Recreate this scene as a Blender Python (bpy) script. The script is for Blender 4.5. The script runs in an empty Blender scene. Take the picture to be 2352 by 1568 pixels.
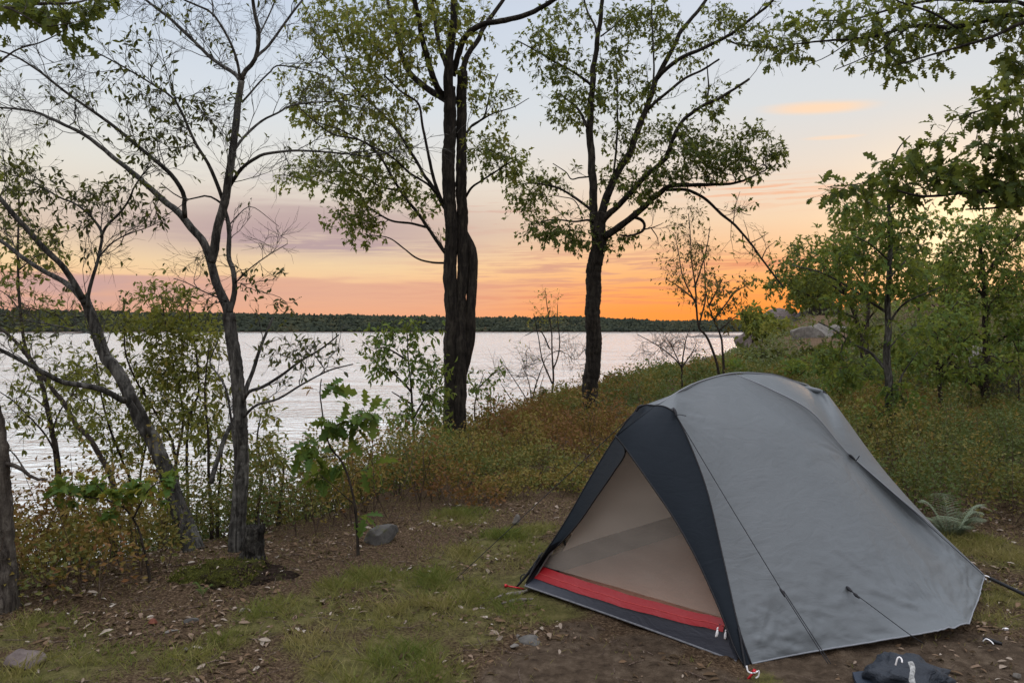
import bpy, math, random
import numpy as np
from mathutils import Vector

rng = np.random.default_rng(7)
random.seed(7)
scene = bpy.context.scene
COL = scene.collection
F, CX, HY, HC = 1743.0, 1176.0, 760.0, 1.5      # focal length, centre and horizon of a 2352 px wide frame; eye height
LAKE = -2.0

def P(X, Y, d):
    """A point seen at (X, Y) of the frame, d metres out from where the photographer stood."""
    return np.array([(X - CX) / F * d, d, HC - (Y - HY) / F * d])

def PL(pts, d0, d1=None):
    d1 = d0 if d1 is None else d1
    n = len(pts)
    return np.array([P(p[0], p[1], d0 + (d1 - d0) * i / max(1, n - 1)) for i, p in enumerate(pts)])

def nrm(v):
    return v / (np.linalg.norm(v, axis=-1, keepdims=True) + 1e-9)

# ------------------------------------------------------------------ noise
def vnoise(x, y, seed=0):
    xi, yi = np.floor(x).astype(np.int64), np.floor(y).astype(np.int64)
    xf, yf = x - xi, y - yi
    def h(a, b):
        n = (a * 374761393 + b * 668265263 + seed * 982451653) & 0x7fffffff
        n = (n ^ (n >> 13)) * 1274126177 & 0x7fffffff
        return ((n ^ (n >> 16)) & 0xffff) / 65535.0
    u, v = xf * xf * (3 - 2 * xf), yf * yf * (3 - 2 * yf)
    return (h(xi, yi) * (1 - u) + h(xi + 1, yi) * u) * (1 - v) + (h(xi, yi + 1) * (1 - u) + h(xi + 1, yi + 1) * u) * v

def fbm(x, y, seed=0, oct=4):
    s, a, t = 0, 1.0, 0
    for k in range(oct):
        s = s + a * vnoise(x * 2 ** k + 17.3 * k, y * 2 ** k - 9.1 * k, seed + k)
        t += a
        a *= .5
    return s / t

def sstep(a, b, x):
    t = np.clip((x - a) / (b - a), 0, 1)
    return t * t * (3 - 2 * t)

# ------------------------------------------------------------------ terrain
SHORE = np.array([(-260, -140), (-60, -20), (-20, 1.5), (-10, 6.0), (-7.0, 7.7), (-5.3, 8.5), (-4.4, 9.6), (-3.7, 11.8),
                  (-3.0, 16.0), (-1.5, 21.5), (1.6, 28.5), (5.6, 37), (11.2, 50), (20.2, 78), (31.4, 112), (47.5, 160), (78.5, 255),
                  (133, 420), (700, 640), (2600, 700)], float)

def shore_sd(x, y):
    """Signed distance to the shoreline, positive on the campsite's side."""
    x, y = np.asarray(x, float), np.asarray(y, float)
    best = np.full(x.shape, 1e18)
    side = np.ones(x.shape)
    for a, b in zip(SHORE[:-1], SHORE[1:]):
        ex, ey = b - a
        L2 = ex * ex + ey * ey
        t = np.clip(((x - a[0]) * ex + (y - a[1]) * ey) / L2, 0, 1)
        dx, dy = x - a[0] - t * ex, y - a[1] - t * ey
        d2 = dx * dx + dy * dy
        cr = ex * (y - a[1]) - ey * (x - a[0])
        m = d2 < best
        best = np.where(m, d2, best)
        side = np.where(m, np.where(cr < 0, 1.0, -1.0), side)
    return np.sqrt(best) * side

def ground_h(x, y):
    x, y = np.asarray(x, float), np.asarray(y, float)
    sd = shore_sd(x, y)
    W = 5.0 + .05 * np.clip(y - 12, 0, 200)
    t = np.clip(sd / W, 0, 1)
    land = LAKE - .12 + (2.12) * (1 - (1 - t) ** 1.75)
    z = np.where(sd > 0, land, LAKE - .12 - np.clip(-sd * .22, 0, 4))
    k = sstep(0, W, sd)
    r = np.hypot(x, y)
    # the wooded headland rises to the right, away from the water
    s = x / np.maximum(y, 1)
    z = z + k * sstep(22, 64, y) * sstep(.27, .42, s) * (2.5 + 1.6 * sstep(.3, .7, s)) * (1 - .0 * r)
    z = z + k * sstep(90, 400, r) * sstep(.3, .6, s) * 9
    # gentle dips and humps, flatter on the pitch
    a = .035 + .16 * sstep(6.5, 14, r) + .4 * sstep(25, 60, r)
    z = z + k * a * (fbm(x * .45, y * .45, 3) - .5) * 2 * np.where(r < 4.8, .5, 1)
    z = z + k * .02 * (fbm(x * 2.6, y * 2.6, 5, 3) - .5) * np.where(r < 60, 1, 0)
    return z

def gh(x, y):
    return float(ground_h(np.array([x]), np.array([y]))[0])

def GP(X, Y):
    """The point of the ground seen at (X, Y)."""
    ds = np.geomspace(1.5, 300, 1500)
    xs = (X - CX) / F * ds
    zs = HC - (Y - HY) / F * ds
    hs = ground_h(xs, ds)
    i = int(np.argmax(zs <= hs))
    return np.array([xs[i], ds[i], hs[i]])

# ------------------------------------------------------------------ meshes
class MB:
    """Collects vertices, faces and a tint per vertex; build() links them as one mesh object."""
    def __init__(self):
        self.v, self.f, self.t, self.n = [], [], [], 0
    def add(self, v, faces, tint=0.5):
        v = np.asarray(v, float)
        self.v.append(v)
        tt = np.empty(len(v)); tt[:] = tint
        self.t.append(tt)
        f = np.asarray(faces, np.int64)
        if f.size:
            self.f.append(f + self.n)
        self.n += len(v)
    def tube(self, pts, rad, sides=6, cap=True, tint=.5, bump=0.0, seed=0):
        pts = np.asarray(pts, float)
        n = len(pts)
        rad = np.broadcast_to(np.asarray(rad, float), (n,))
        tan = np.gradient(pts, axis=0) if n > 1 else np.array([[0, 0, 1.]])
        tan = nrm(tan)
        ref = np.array([1., 0, 0]) if abs(tan.mean(0)[0]) < .8 * np.linalg.norm(tan.mean(0)) else np.array([0, 1., 0])
        a = nrm(np.cross(tan, ref)); b = np.cross(tan, a)
        th = np.arange(sides) / sides * 2 * math.pi
        rr = rad[:, None] * np.ones((1, sides))
        if bump:
            g = np.arange(n)[:, None] * .55 + 0 * th[None]
            rr = rr * (1 + bump * (fbm(g + seed * 7, np.cos(th)[None] * 1.6 + 0 * g, seed) - .5) * 2
                         + bump * .8 * (fbm(g * 2.2 + 5, np.sin(th)[None] * 2.6 + 0 * g, seed + 3) - .5) * 2)
        if sides >= 20:                                          # furrows of the bark
            g = np.cumsum(np.concatenate([[0], np.linalg.norm(np.diff(pts, axis=0), axis=1)]))[:, None] / max(rad.max(), .02)
            fr = fbm(np.cos(th)[None] * 4.2 + .18 * g + seed, np.sin(th)[None] * 4.2 + .28 * g, seed + 9, 3)
            rr = rr * (1 + .09 * (np.abs(fr - .5) * 3.2 - .35))
        ring = pts[:, None, :] + rr[..., None] * (np.cos(th)[None, :, None] * a[:, None, :] + np.sin(th)[None, :, None] * b[:, None, :])
        v = ring.reshape(-1, 3)
        i = np.arange(n - 1)[:, None] * sides
        j = np.arange(sides)[None]
        k = (j + 1) % sides
        q = np.stack([i + j, i + k, i + sides + k, i + sides + j], -1).reshape(-1, 4)
        base = self.n
        self.add(v, q, tint)
        if cap and sides >= 3:
            self.f.append(np.array([np.arange(sides)[::-1] + base]))
            self.f.append(np.array([np.arange(sides) + base + (n - 1) * sides]))
    def grid(self, G, closed=False, tint=.5):
        """G: rows x cols x 3."""
        r, c = G.shape[:2]
        i = np.arange(r - 1)[:, None] * c
        j = np.arange(c - 1)[None]
        q = np.stack([i + j, i + j + 1, i + c + j + 1, i + c + j], -1).reshape(-1, 4)
        self.add(G.reshape(-1, 3), q, tint)
    def leaves(self, tpl, pos, ax, nor, size, tint, curl=0.25):
        """One polygon (or a fan of them) per leaf. tpl: (outline (m,2), faces)."""
        out, faces = tpl
        pos, ax, nor = np.asarray(pos), nrm(np.asarray(ax)), np.asarray(nor)
        if len(pos) == 0:
            return
        side = nrm(np.cross(ax, nor)); nor = np.cross(side, ax)
        size = np.broadcast_to(np.asarray(size, float), (len(pos),))
        u, v = out[:, 0], out[:, 1]
        w = -curl * u * u + .35 * np.abs(v)
        V = pos[:, None] + size[:, None, None] * (u[None, :, None] * ax[:, None] + v[None, :, None] * side[:, None] + w[None, :, None] * nor[:, None])
        m = len(out)
        base = np.arange(len(pos))[:, None, None] * m
        T = np.repeat(np.broadcast_to(np.asarray(tint, float), (len(pos),)), m)
        b0 = self.n
        self.add(V.reshape(-1, 3), np.zeros((0, 4), int), T)
        for f in faces:
            f = np.asarray(f)
            if f.ndim == 1:
                f = f[None]
            self.f.append((base + f[None]).reshape(-1, f.shape[1]) + b0)
    def build(self, name, mat, parent=None, smooth=True, label=None):
        V = np.concatenate(self.v) if self.v else np.zeros((0, 3))
        T = np.concatenate(self.t) if self.t else np.zeros(0)
        off = np.zeros(3)
        if parent is not None:
            p = parent
            while p is not None:
                off = off + np.array(p.location); p = p.parent
        V = V - off
        me = bpy.data.meshes.new(name)
        me.vertices.add(len(V)); me.vertices.foreach_set('co', V.astype(np.float32).ravel())
        nl = sum(f.size for f in self.f); npoly = sum(len(f) for f in self.f)
        me.loops.add(nl); me.polygons.add(npoly)
        if nl:
            me.loops.foreach_set('vertex_index', np.concatenate([f.ravel() for f in self.f]).astype(np.int32))
            tot = np.concatenate([np.full(len(f), f.shape[1]) for f in self.f])
            st = np.concatenate([[0], np.cumsum(tot)[:-1]])
            me.polygons.foreach_set('loop_start', st.astype(np.int32))
            me.polygons.foreach_set('use_smooth', np.full(npoly, smooth))
        at = me.attributes.new('tint', 'FLOAT', 'POINT')
        at.data.foreach_set('value', T.astype(np.float32))
        me.update(calc_edges=True)
        me.validate()
        o = bpy.data.objects.new(name, me)
        COL.objects.link(o)
        if mat is not None:
            me.materials.append(mat)
        if parent is not None:
            o.parent = parent
        if label:
            o['label'] = label
        return o

def tag(o, label, cat, group=None, kind=None):
    if label: o['label'] = label
    if cat: o['category'] = cat
    if group: o['group'] = group
    if kind: o['kind'] = kind
    return o

def thing(name, label, cat, loc, group=None):
    o = bpy.data.objects.new(name, None)
    o.empty_display_size = .1
    COL.objects.link(o)
    o.location = tuple(float(c) for c in loc)
    return tag(o, label, cat, group)

def structure(o):
    o['kind'] = 'structure'
    return o

def crom(pts, n):
    """Catmull-Rom through pts, n samples evenly spread by chord length."""
    pts = np.asarray(pts, float)
    if len(pts) == 2:
        t = np.linspace(0, 1, n)[:, None]
        return pts[0] * (1 - t) + pts[1] * t
    L = np.concatenate([[0], np.cumsum(np.linalg.norm(np.diff(pts[:, :3], axis=0), axis=1))])
    q = np.linspace(0, L[-1], n)
    e = np.vstack([2 * pts[0] - pts[1], pts, 2 * pts[-1] - pts[-2]])
    i = np.clip(np.searchsorted(L, q, 'right') - 1, 0, len(pts) - 2)
    t = ((q - L[i]) / (L[i + 1] - L[i] + 1e-9))[:, None]
    p0, p1, p2, p3 = e[i], e[i + 1], e[i + 2], e[i + 3]
    return .5 * (2 * p1 + (p2 - p0) * t + (2 * p0 - 5 * p1 + 4 * p2 - p3) * t ** 2 + (3 * p1 - p0 - 3 * p2 + p3) * t ** 3)

# ------------------------------------------------------------------ materials
def lin(c):
    return tuple(((v / 255) / 12.92 if v / 255 <= .04045 else ((v / 255 + .055) / 1.055) ** 2.4) for v in c) + (1.0,)

class NT:
    def __init__(self, tree):
        self.t = tree; self.n = tree.nodes; self.l = tree.links
    def new(self, typ, **kw):
        n = self.n.new(typ)
        for k, v in kw.items(): setattr(n, k, v)
        return n
    def put(self, sock, val):
        if hasattr(val, 'is_output') or isinstance(val, bpy.types.NodeSocket): self.l.new(val, sock)
        else: sock.default_value = val
    def math(self, op, a, b=0.0, c=None, clamp=False):
        n = self.new('ShaderNodeMath', operation=op, use_clamp=clamp)
        self.put(n.inputs[0], a); self.put(n.inputs[1], b)
        if c is not None: self.put(n.inputs[2], c)
        return n.outputs[0]
    def sstep(self, a, b, x):
        n = self.new('ShaderNodeMapRange', interpolation_type='SMOOTHSTEP')
        n.inputs['From Min'].default_value = a; n.inputs['From Max'].default_value = b
        self.put(n.inputs['Value'], x)
        return n.outputs['Result']
    def mix(self, f, a, b, blend='MIX'):
        n = self.new('ShaderNodeMix', data_type='RGBA', blend_type=blend)
        self.put(n.inputs['Factor'], f);
        ins = [s for s in n.inputs if s.type == 'RGBA']
        self.put(ins[0], a); self.put(ins[1], b)
        return [s for s in n.outputs if s.type == 'RGBA'][0]
    def ramp(self, f, stops, interp='LINEAR'):
        n = self.new('ShaderNodeValToRGB'); r = n.color_ramp; r.interpolation = interp
        while len(r.elements) > 1: r.elements.remove(r.elements[0])
        r.elements[0].position = stops[0][0]; r.elements[0].color = stops[0][1]
        for p, c in stops[1:]:
            e = r.elements.new(p); e.color = c
        self.put(n.inputs['Fac'], f)
        return n.outputs['Color']
    def noise(self, vec, scale, detail=4, rough=.55, dist=0):
        n = self.new('ShaderNodeTexNoise')
        if vec is not None: self.l.new(vec, n.inputs['Vector'])
        n.inputs['Scale'].default_value = scale; n.inputs['Detail'].default_value = detail
        n.inputs['Roughness'].default_value = rough; n.inputs['Distortion'].default_value = dist
        return n.outputs['Fac']
    def mapping(self, vec, scale=(1, 1, 1), loc=(0, 0, 0), rot=(0, 0, 0)):
        n = self.new('ShaderNodeMapping')
        self.l.new(vec, n.inputs['Vector'])
        n.inputs['Scale'].default_value = scale; n.inputs['Location'].default_value = loc; n.inputs['Rotation'].default_value = rot
        return n.outputs['Vector']
    def bump(self, h, strength=.5, dist=.02, normal=None):
        n = self.new('ShaderNodeBump')
        self.put(n.inputs['Height'], h)
        n.inputs['Strength'].default_value = strength; n.inputs['Distance'].default_value = dist
        if normal is not None: self.l.new(normal, n.inputs['Normal'])
        return n.outputs['Normal']

def mat_new(name):
    m = bpy.data.materials.new(name)
    m.use_nodes = True
    m.node_tree.nodes.clear()
    nt = NT(m.node_tree)
    out = nt.new('ShaderNodeOutputMaterial')
    bs = nt.new('ShaderNodeBsdfPrincipled')
    nt.l.new(bs.outputs[0], out.inputs['Surface'])
    return m, nt, bs, out

def obj_co(nt):
    return nt.new('ShaderNodeNewGeometry').outputs['Position']

def C(r, g, b):
    return (r, g, b, 1.0)

def leaf_mat(name, stops, transl=.4, rough=.6, spec=.14):
    m, nt, bs, out = mat_new(name)
    a = nt.new('ShaderNodeAttribute', attribute_name='tint').outputs['Fac']
    col = nt.ramp(a, stops)
    nz = nt.noise(obj_co(nt), 9, 3)
    col = nt.mix(nt.math('MULTIPLY', nz, .35), col, C(.03, .035, .01))
    nt.l.new(col, bs.inputs['Base Color'])
    bs.inputs['Roughness'].default_value = rough
    bs.inputs['Specular IOR Level'].default_value = spec
    tr = nt.new('ShaderNodeBsdfTranslucent')
    nt.l.new(nt.mix(.45, col, C(.30, .32, .045)), tr.inputs['Color'])
    mx = nt.new('ShaderNodeMixShader'); mx.inputs[0].default_value = transl
    nt.l.new(bs.outputs[0], mx.inputs[1]); nt.l.new(tr.outputs[0], mx.inputs[2])
    nt.l.new(mx.outputs[0], out.inputs['Surface'])
    return m

def bark_mat(name, c1, c2, c3, scale=1.0, bump=.7):
    m, nt, bs, out = mat_new(name)
    co = obj_co(nt)
    v1 = nt.mapping(co, (26 * scale, 26 * scale, 5 * scale))
    n1 = nt.noise(v1, 1, 6, .65, .6)
    n2 = nt.noise(co, 3.2 * scale, 5, .6)
    n3 = nt.noise(co, 34 * scale, 3, .6)
    col = nt.ramp(n1, [(.40, c1), (.52, c2), (.66, c3)])
    col = nt.mix(nt.math('MULTIPLY', nt.sstep(.56, .7, n2), .45), col, c3)
    col = nt.mix(nt.math('MULTIPLY', nt.sstep(.52, .38, n2), .5), col, c1)
    col = nt.mix(nt.math('MULTIPLY', nt.sstep(.55, .8, n3), .6), col, c1)
    nt.l.new(col, bs.inputs['Base Color'])
    bs.inputs['Roughness'].default_value = .9
    bs.inputs['Specular IOR Level'].default_value = .15
    h = nt.math('ADD', n1, nt.math('MULTIPLY', n3, .3))
    nt.l.new(nt.bump(h, bump, .035), bs.inputs['Normal'])
    return m

def plain_mat(name, c, rough=.6, spec=.3, var=.25, scale=40, bump=0.0, metallic=0):
    m, nt, bs, out = mat_new(name)
    n = nt.noise(obj_co(nt), scale, 4)
    d = tuple(v * (1 - var) for v in c[:3]) + (1,)
    nt.l.new(nt.mix(nt.sstep(.35, .7, n), c, d), bs.inputs['Base Color'])
    bs.inputs['Roughness'].default_value = rough
    bs.inputs['Specular IOR Level'].default_value = spec
    bs.inputs['Metallic'].default_value = metallic
    if bump:
        nt.l.new(nt.bump(n, bump, .004), bs.inputs['Normal'])
    return m

# ------------------------------------------------------------------ leaf shapes
def sym(half):
    half = np.array(half)
    mir = half[::-1][1:-1] * np.array([1, -1])
    return np.vstack([half, mir])
_oak = sym([(0, 0), (.16, .015), (.24, .15), (.33, .07), (.44, .27), (.53, .10), (.66, .30), (.74, .11), (.87, .17), (1.0, 0)])
OAK = (_oak, [np.arange(len(_oak))])
_oaks = sym([(0, 0), (.15, .02), (.30, .17), (.40, .09), (.62, .26), (.72, .11), (1.0, 0)])
OAKS = (_oaks, [np.arange(len(_oaks))])
_ell = sym([(0, 0), (.2, .12), (.5, .2), (.78, .13), (1, 0)])
ELL = (_ell, [np.arange(len(_ell))])
_dia = np.array([(0, 0), (.45, .27), (1, 0), (.45, -.27)])
DIA = (_dia, [np.arange(4)])
_map = sym([(0, 0), (.04, .02), (.05, .30), (.22, .22), (.36, .52), (.46, .24), (.72, .30), (.74, .12), (1.0, 0)])
MAPLE = (_map, [np.arange(len(_map))])

def rand_unit(n):
    return nrm(rng.normal(size=(n, 3)))

# ------------------------------------------------------------------ trees
class Tree:
    """Limbs laid out one by one; twigs grow from the nearest limb to where foliage is."""
    def __init__(self, name, label, cat, bark, leafm, base, group=None, sides=10, seed=1):
        self.loc = np.array([base[0], base[1], gh(base[0], base[1])])
        self.root = thing(name, label, cat, self.loc, group)
        self.bark, self.leafm = bark, leafm
        self.pos, self.dir, self.rad = [], [], []
        self.trunk, self.twigs, self.fol = MB(), MB(), MB()
        self.sides, self.seed = sides, seed
        self.paths = []
        self.chain_child = []
    def limb(self, pts, r0, r1, n=None, sides=None, bump=.12, root=False, wob=.0, tint=.5):
        """pts: world points; radii in metres."""
        pts = np.asarray(pts, float)
        if root:
            g = pts[0].copy(); g[2] = gh(g[0], g[1]) - .12
            if pts[0][2] - g[2] > .05: pts = np.vstack([g, pts])
        L = np.linalg.norm(np.diff(pts, axis=0), axis=1).sum()
        n = n or max(6, int(L / max(.045, r0 * 1.0)))
        n = min(n, 90)
        if root and r0 > .035: n = 150
        c = crom(pts, n)
        s = np.linspace(0, 1, n)
        r = r0 + (r1 - r0) * s ** .9
        if root:
            zz = np.clip(1 - (c[:, 2] - c[0, 2]) / max(.35, r0 * 3.2), 0, 1)
            r = r * (1 + .45 * zz ** 2)
        k = self.seed
        w = wob or (r0 * .35 if root else r0 * .5 + .006 * L)
        j = np.stack([fbm(s * L * 1.7 + k, s * 0 + q * 9.7 + k, 11 + q) - .5 for q in range(3)], 1) * w * 2
        env = np.clip(s * 6, 0, 1)[:, None]
        c = c + j * env
        self.seed += 1
        self.trunk.tube(c, r, sides or (30 if root and r0 > .035 else self.sides), bump=bump, seed=self.seed, tint=tint)
        d = nrm(np.gradient(c, axis=0))
        a = 0 if not root else int(n * .25)
        self.pos += list(c[a:]); self.dir += list(d[a:]); self.rad += list(r[a:])
        return c
    def grow(self, blobs, tpl=OAKS, size=.11, leaves=7, twig=.22, side_twigs=2, rtip=.0016, tint=(.2, .9), bare=False,
             droop=.25, steps=5, rmax=.02, up=.12, tintfun=None, shoot=.55, mul=1.0):
        """blobs: (X, Y, rx, ry, d, dd, n): n twig ends inside an ellipsoid seen at X, Y."""
        A = []
        for (X, Y, rx, ry, d, dd, n) in blobs:
            n = max(1, int(round(n * mul)))
            q = rng.normal(size=(n, 3)); q = q / np.linalg.norm(q, axis=1, keepdims=True) * rng.random((n, 1)) ** (1 / 2.2)
            for a in q:
                A.append(P(X + a[0] * rx, Y + a[1] * ry, d + a[2] * dd))
        if not A: return
        A = np.array(A)
        N0 = len(self.pos)
        cap = N0 + len(A) * (steps + 1)
        pos = np.empty((cap, 3)); dr = np.empty((cap, 3)); mx = np.empty(cap)
        par = np.full(cap, -1)
        pos[:N0] = self.pos; dr[:N0] = self.dir; mx[:N0] = self.rad
        m = N0
        dist = np.array([np.min(((pos[:N0] - a) ** 2).sum(1)) for a in A])
        ends = []
        flow = np.zeros(cap)
        chains = []
        for a in A[np.argsort(dist)]:
            v = a - pos[:m]
            L = np.sqrt((v * v).sum(1)) + 1e-6
            cosn = (v * dr[:m]).sum(1) / L
            cost = L * (1.35 - .35 * cosn) + .04 * np.maximum(0, pos[:m, 2] - a[2])
            i = int(np.argmin(cost))
            Li = L[i]
            ctrl = pos[i] + dr[i] * Li * .35 + v[i] * .15 + np.array([0, 0, up * Li])
            k = max(2, min(steps, int(Li / .07) + 1))
            t = np.linspace(0, 1, k + 1)[1:, None]
            pts = (1 - t) ** 2 * pos[i] + 2 * t * (1 - t) * ctrl + t * t * a
            pts[:-1] += rng.normal(size=(k - 1, 3)) * Li * .035
            idx = [i]
            for p in pts:
                pos[m] = p; par[m] = idx[-1]; dr[m] = nrm(p - pos[idx[-1]]); mx[m] = rmax
                idx.append(m); m += 1
            j = idx[-1]
            while j >= N0:
                flow[j] += 1; j = par[j]
            chains.append(idx); ends.append(idx[-1])
        rr = np.minimum(rtip * np.maximum(flow, 1) ** .48, rmax)
        for idx in chains:
            pr = rr[idx[1:]]
            r0 = min(pr[0] * 1.08, mx[idx[0]] * .9)
            self.twigs.tube(pos[idx], np.concatenate([[r0], pr]), 4 if pr[0] > .006 else 3, cap=False)
        # the ends: side shoots and leaves
        lp, la, ln, ls, lt = [], [], [], [], []
        for idx in chains:
            e = idx[-1]; d = dr[e]
            shoots = [(pos[idx[-2]], pos[e])]
            for _ in range(side_twigs):
                f = rng.random() * .9
                b = pos[idx[-2]] * (1 - f) + pos[e] * f
                q = nrm(d * .9 + rand_unit(1)[0] * shoot * 1.5 + np.array([0, 0, .15]))
                l = twig * (.5 + rng.random())
                mid = b + q * l * .55 + rng.normal(size=3) * l * .06
                tip = mid + nrm(q + np.array([0, 0, .25]) + rng.normal(size=3) * .25) * l * .45
                self.twigs.tube([b, mid, tip], [rtip * 1.1, rtip * .9, rtip * .6], 3, cap=False)
                shoots.append((mid, tip))
                if bare:
                    for _k in range(2):
                        q2 = nrm(q + rand_unit(1)[0] * .8)
                        s0 = b + (mid - b) * (.3 + .7 * rng.random())
                        self.twigs.tube([s0, s0 + q2 * l * .45], [rtip * .8, rtip * .45], 3, cap=False)
            if bare and rng.random() > .12: continue
            nl = leaves if not bare else 2
            k = max(1, int(round(nl * (.6 + .8 * rng.random()))))
            for _ in range(k):
                s = shoots[rng.integers(len(shoots))]
                f = 1 - rng.random() ** 1.7 * .9
                b = s[0] * (1 - f) + s[1] * f
                q = nrm(nrm(s[1] - s[0]) * .7 + rand_unit(1)[0] * .9 - np.array([0, 0, droop * (1 + rng.random())]))
                lp.append(b); la.append(q)
                ln.append(nrm(np.array([0, 0, 1.]) + rng.normal(size=3) * .55))
                ls.append(size * (.55 + .7 * rng.random()))
                lt.append(tint[0] + (tint[1] - tint[0]) * rng.random())
        if lp:
            lp = np.array(lp)
            t = np.array(lt)
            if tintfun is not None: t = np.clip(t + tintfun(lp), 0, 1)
            self.fol.leaves(tpl, lp, la, np.array(ln), np.array(ls), t, curl=.3)
        self.pos += list(pos[N0:m]); self.dir += list(dr[N0:m]); self.rad += list(rr[N0:m])
    def sprout(self, n, L, rlo, rhi, lev=3, ang=.6, up=.25, tpl=ELL, size=.045, leafp=.25, tint=(0, .8), rt=.0011, zmin=None, kids=4, box=None):
        """Twigs that leave the limbs at a narrow angle and fork again, with a leaf here and there."""
        pos, dr, rad = np.array(self.pos), np.array(self.dir), np.array(self.rad)
        ok = (rad >= rlo) & (rad <= rhi)
        if zmin is not None: ok &= pos[:, 2] > zmin
        if box is not None:
            X = CX + F * pos[:, 0] / pos[:, 1]; Y = HY - F * (pos[:, 2] - HC) / pos[:, 1]
            ok &= (X > box[0]) & (X < box[2]) & (Y > box[1]) & (Y < box[3])
        ids = np.flatnonzero(ok)
        if len(ids) == 0: return
        lp, la, ls, lt = [], [], [], []
        def rec(p, d, l, k):
            m = 5 if k > 0 else 3
            pts = [p]
            for i in range(m):
                d = nrm(d + rng.normal(size=3) * .17 + np.array([0, 0, up * .22]))
                pts.append(pts[-1] + d * l / m)
            r0 = rt * (1 + 1.05 * k)
            self.twigs.tube(pts, np.linspace(r0, rt * (.55 + .45 * (k > 0)), m + 1), 4 if k > 1 else 3, cap=False)
            if k > 0:
                for j in range(kids):
                    f = .25 + .75 * (j + rng.random()) / kids
                    i = min(m - 1, int(f * m)); t = f * m - i
                    b = pts[i] * (1 - t) + pts[min(m, i + 1)] * t
                    q = nrm(rand_unit(1)[0] - 0)
                    q = nrm(q - d * (q @ d))
                    rec(b, nrm(d * math.cos(ang) + q * math.sin(ang)), l * rng.uniform(.35, .6), k - 1)
            if rng.random() < leafp or (k == 0 and rng.random() < leafp):
                for _ in range(1 + int(rng.random() * 2.2)):
                    lp.append(pts[-1 - int(rng.random() * 2)]); la.append(nrm(d * .6 + rand_unit(1)[0] * .9 - np.array([0, 0, .45])))
                    ls.append(size * rng.uniform(.6, 1.3)); lt.append(rng.uniform(*tint))
        for i in rng.choice(ids, n):
            d = dr[i]; q = rand_unit(1)[0]; q = nrm(q - d * (q @ d) + np.array([0, 0, up]))
            rec(pos[i], nrm(d * math.cos(ang) + q * math.sin(ang)), L * rng.uniform(.5, 1.25), lev - 1)
        if lp:
            self.fol.leaves(tpl, np.array(lp), np.array(la), nrm(np.array([0, 0, 1.]) + rng.normal(size=(len(lp), 3)) * .6), np.array(ls), np.array(lt), curl=.3)
    def done(self, foliage='foliage'):
        self.trunk.build('trunk', self.bark, self.root)
        if self.twigs.n: self.twigs.build('branches', self.bark, self.root)
        if self.fol.n: self.fol.build(foliage, self.leafm, self.root, smooth=False)
        return self.root

def px(r, d):
    """Half a width of r frame pixels, d metres away, in metres."""
    return r / 2 / F * d
# ================================================================== camera
cam = bpy.data.cameras.new('camera')
cam.sensor_width = 36; cam.lens = 36 * F / 2352; cam.shift_y = -(784 - HY) / 2352
cam.clip_start = .05; cam.clip_end = 20000
camo = bpy.data.objects.new('camera', cam); COL.objects.link(camo)
camo.location = (0, 0, HC); camo.rotation_euler = (math.radians(90), 0, 0)
scene.camera = camo

# ================================================================== sky
SUN_AZ, SUN_EL = 29.0, 4.0
world = bpy.data.worlds.new('World'); scene.world = world; world.use_nodes = True
world.node_tree.nodes.clear()
w = NT(world.node_tree)
gen = w.new('ShaderNodeTexCoord').outputs['Generated']
vn = w.new('ShaderNodeVectorMath', operation='NORMALIZE'); w.l.new(gen, vn.inputs[0])
sx = w.new('ShaderNodeSeparateXYZ'); w.l.new(vn.outputs[0], sx.inputs[0])
dx, dy, dz = sx.outputs
el = w.math('MULTIPLY', w.math('ARCSINE', dz), 57.2958)
az = w.math('MULTIPLY', w.math('ARCTAN2', dx, dy), 57.2958)
def gauss(cx, cy, wx, wy, tilt=0.0):
    a = w.math('SUBTRACT', az, cx)
    b = w.math('SUBTRACT', w.math('SUBTRACT', el, cy), w.math('MULTIPLY', a, tilt))
    q = w.math('ADD', w.math('POWER', w.math('DIVIDE', a, wx), 2.0), w.math('POWER', w.math('DIVIDE', b, wy), 2.0))
    return w.math('EXPONENT', w.math('MULTIPLY', q, -1.0))
def stops(lst, top=45.0):
    return [(math.sqrt(max(0, e) / top) if e < top else 1.0, lin(c)) for e, c in lst]
fe = w.math('SQRT', w.math('DIVIDE', w.math('MAXIMUM', el, 0.0), 45.0, clamp=True))
left = w.ramp(fe, stops([(0, (252, 162, 104)), (1.2, (246, 170, 120)), (3, (240, 186, 144)), (4.6, (244, 210, 162)), (6, (240, 214, 176)),
                         (8.5, (230, 217, 198)), (11.5, (224, 220, 211)), (16, (213, 219, 225)), (23, (195, 207, 224)), (32, (182, 188, 200)), (45, (168, 168, 174))]))
right = w.ramp(fe, stops([(0, (255, 138, 52)), (1.5, (255, 152, 66)), (3, (252, 166, 88)), (5, (248, 186, 128)), (8, (240, 208, 174)),
                          (11.5, (230, 215, 200)), (16, (214, 217, 219)), (23, (206, 213, 225)), (32, (182, 188, 200)), (45, (168, 168, 174))]))
gr = w.math('MULTIPLY', w.sstep(-14, 14, az), w.math('SUBTRACT', 1.0, w.sstep(45, 100, az)))
sky = w.mix(gr, left, right)
# the half behind the photographer is a plain dusk blue
back = w.sstep(55, 125, w.math('ABSOLUTE', az))
bcol = w.ramp(fe, stops([(0, (150, 142, 140)), (10, (172, 166, 165)), (25, (170, 168, 172)), (45, (168, 168, 174))]))
sky = w.mix(back, sky, bcol)
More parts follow.
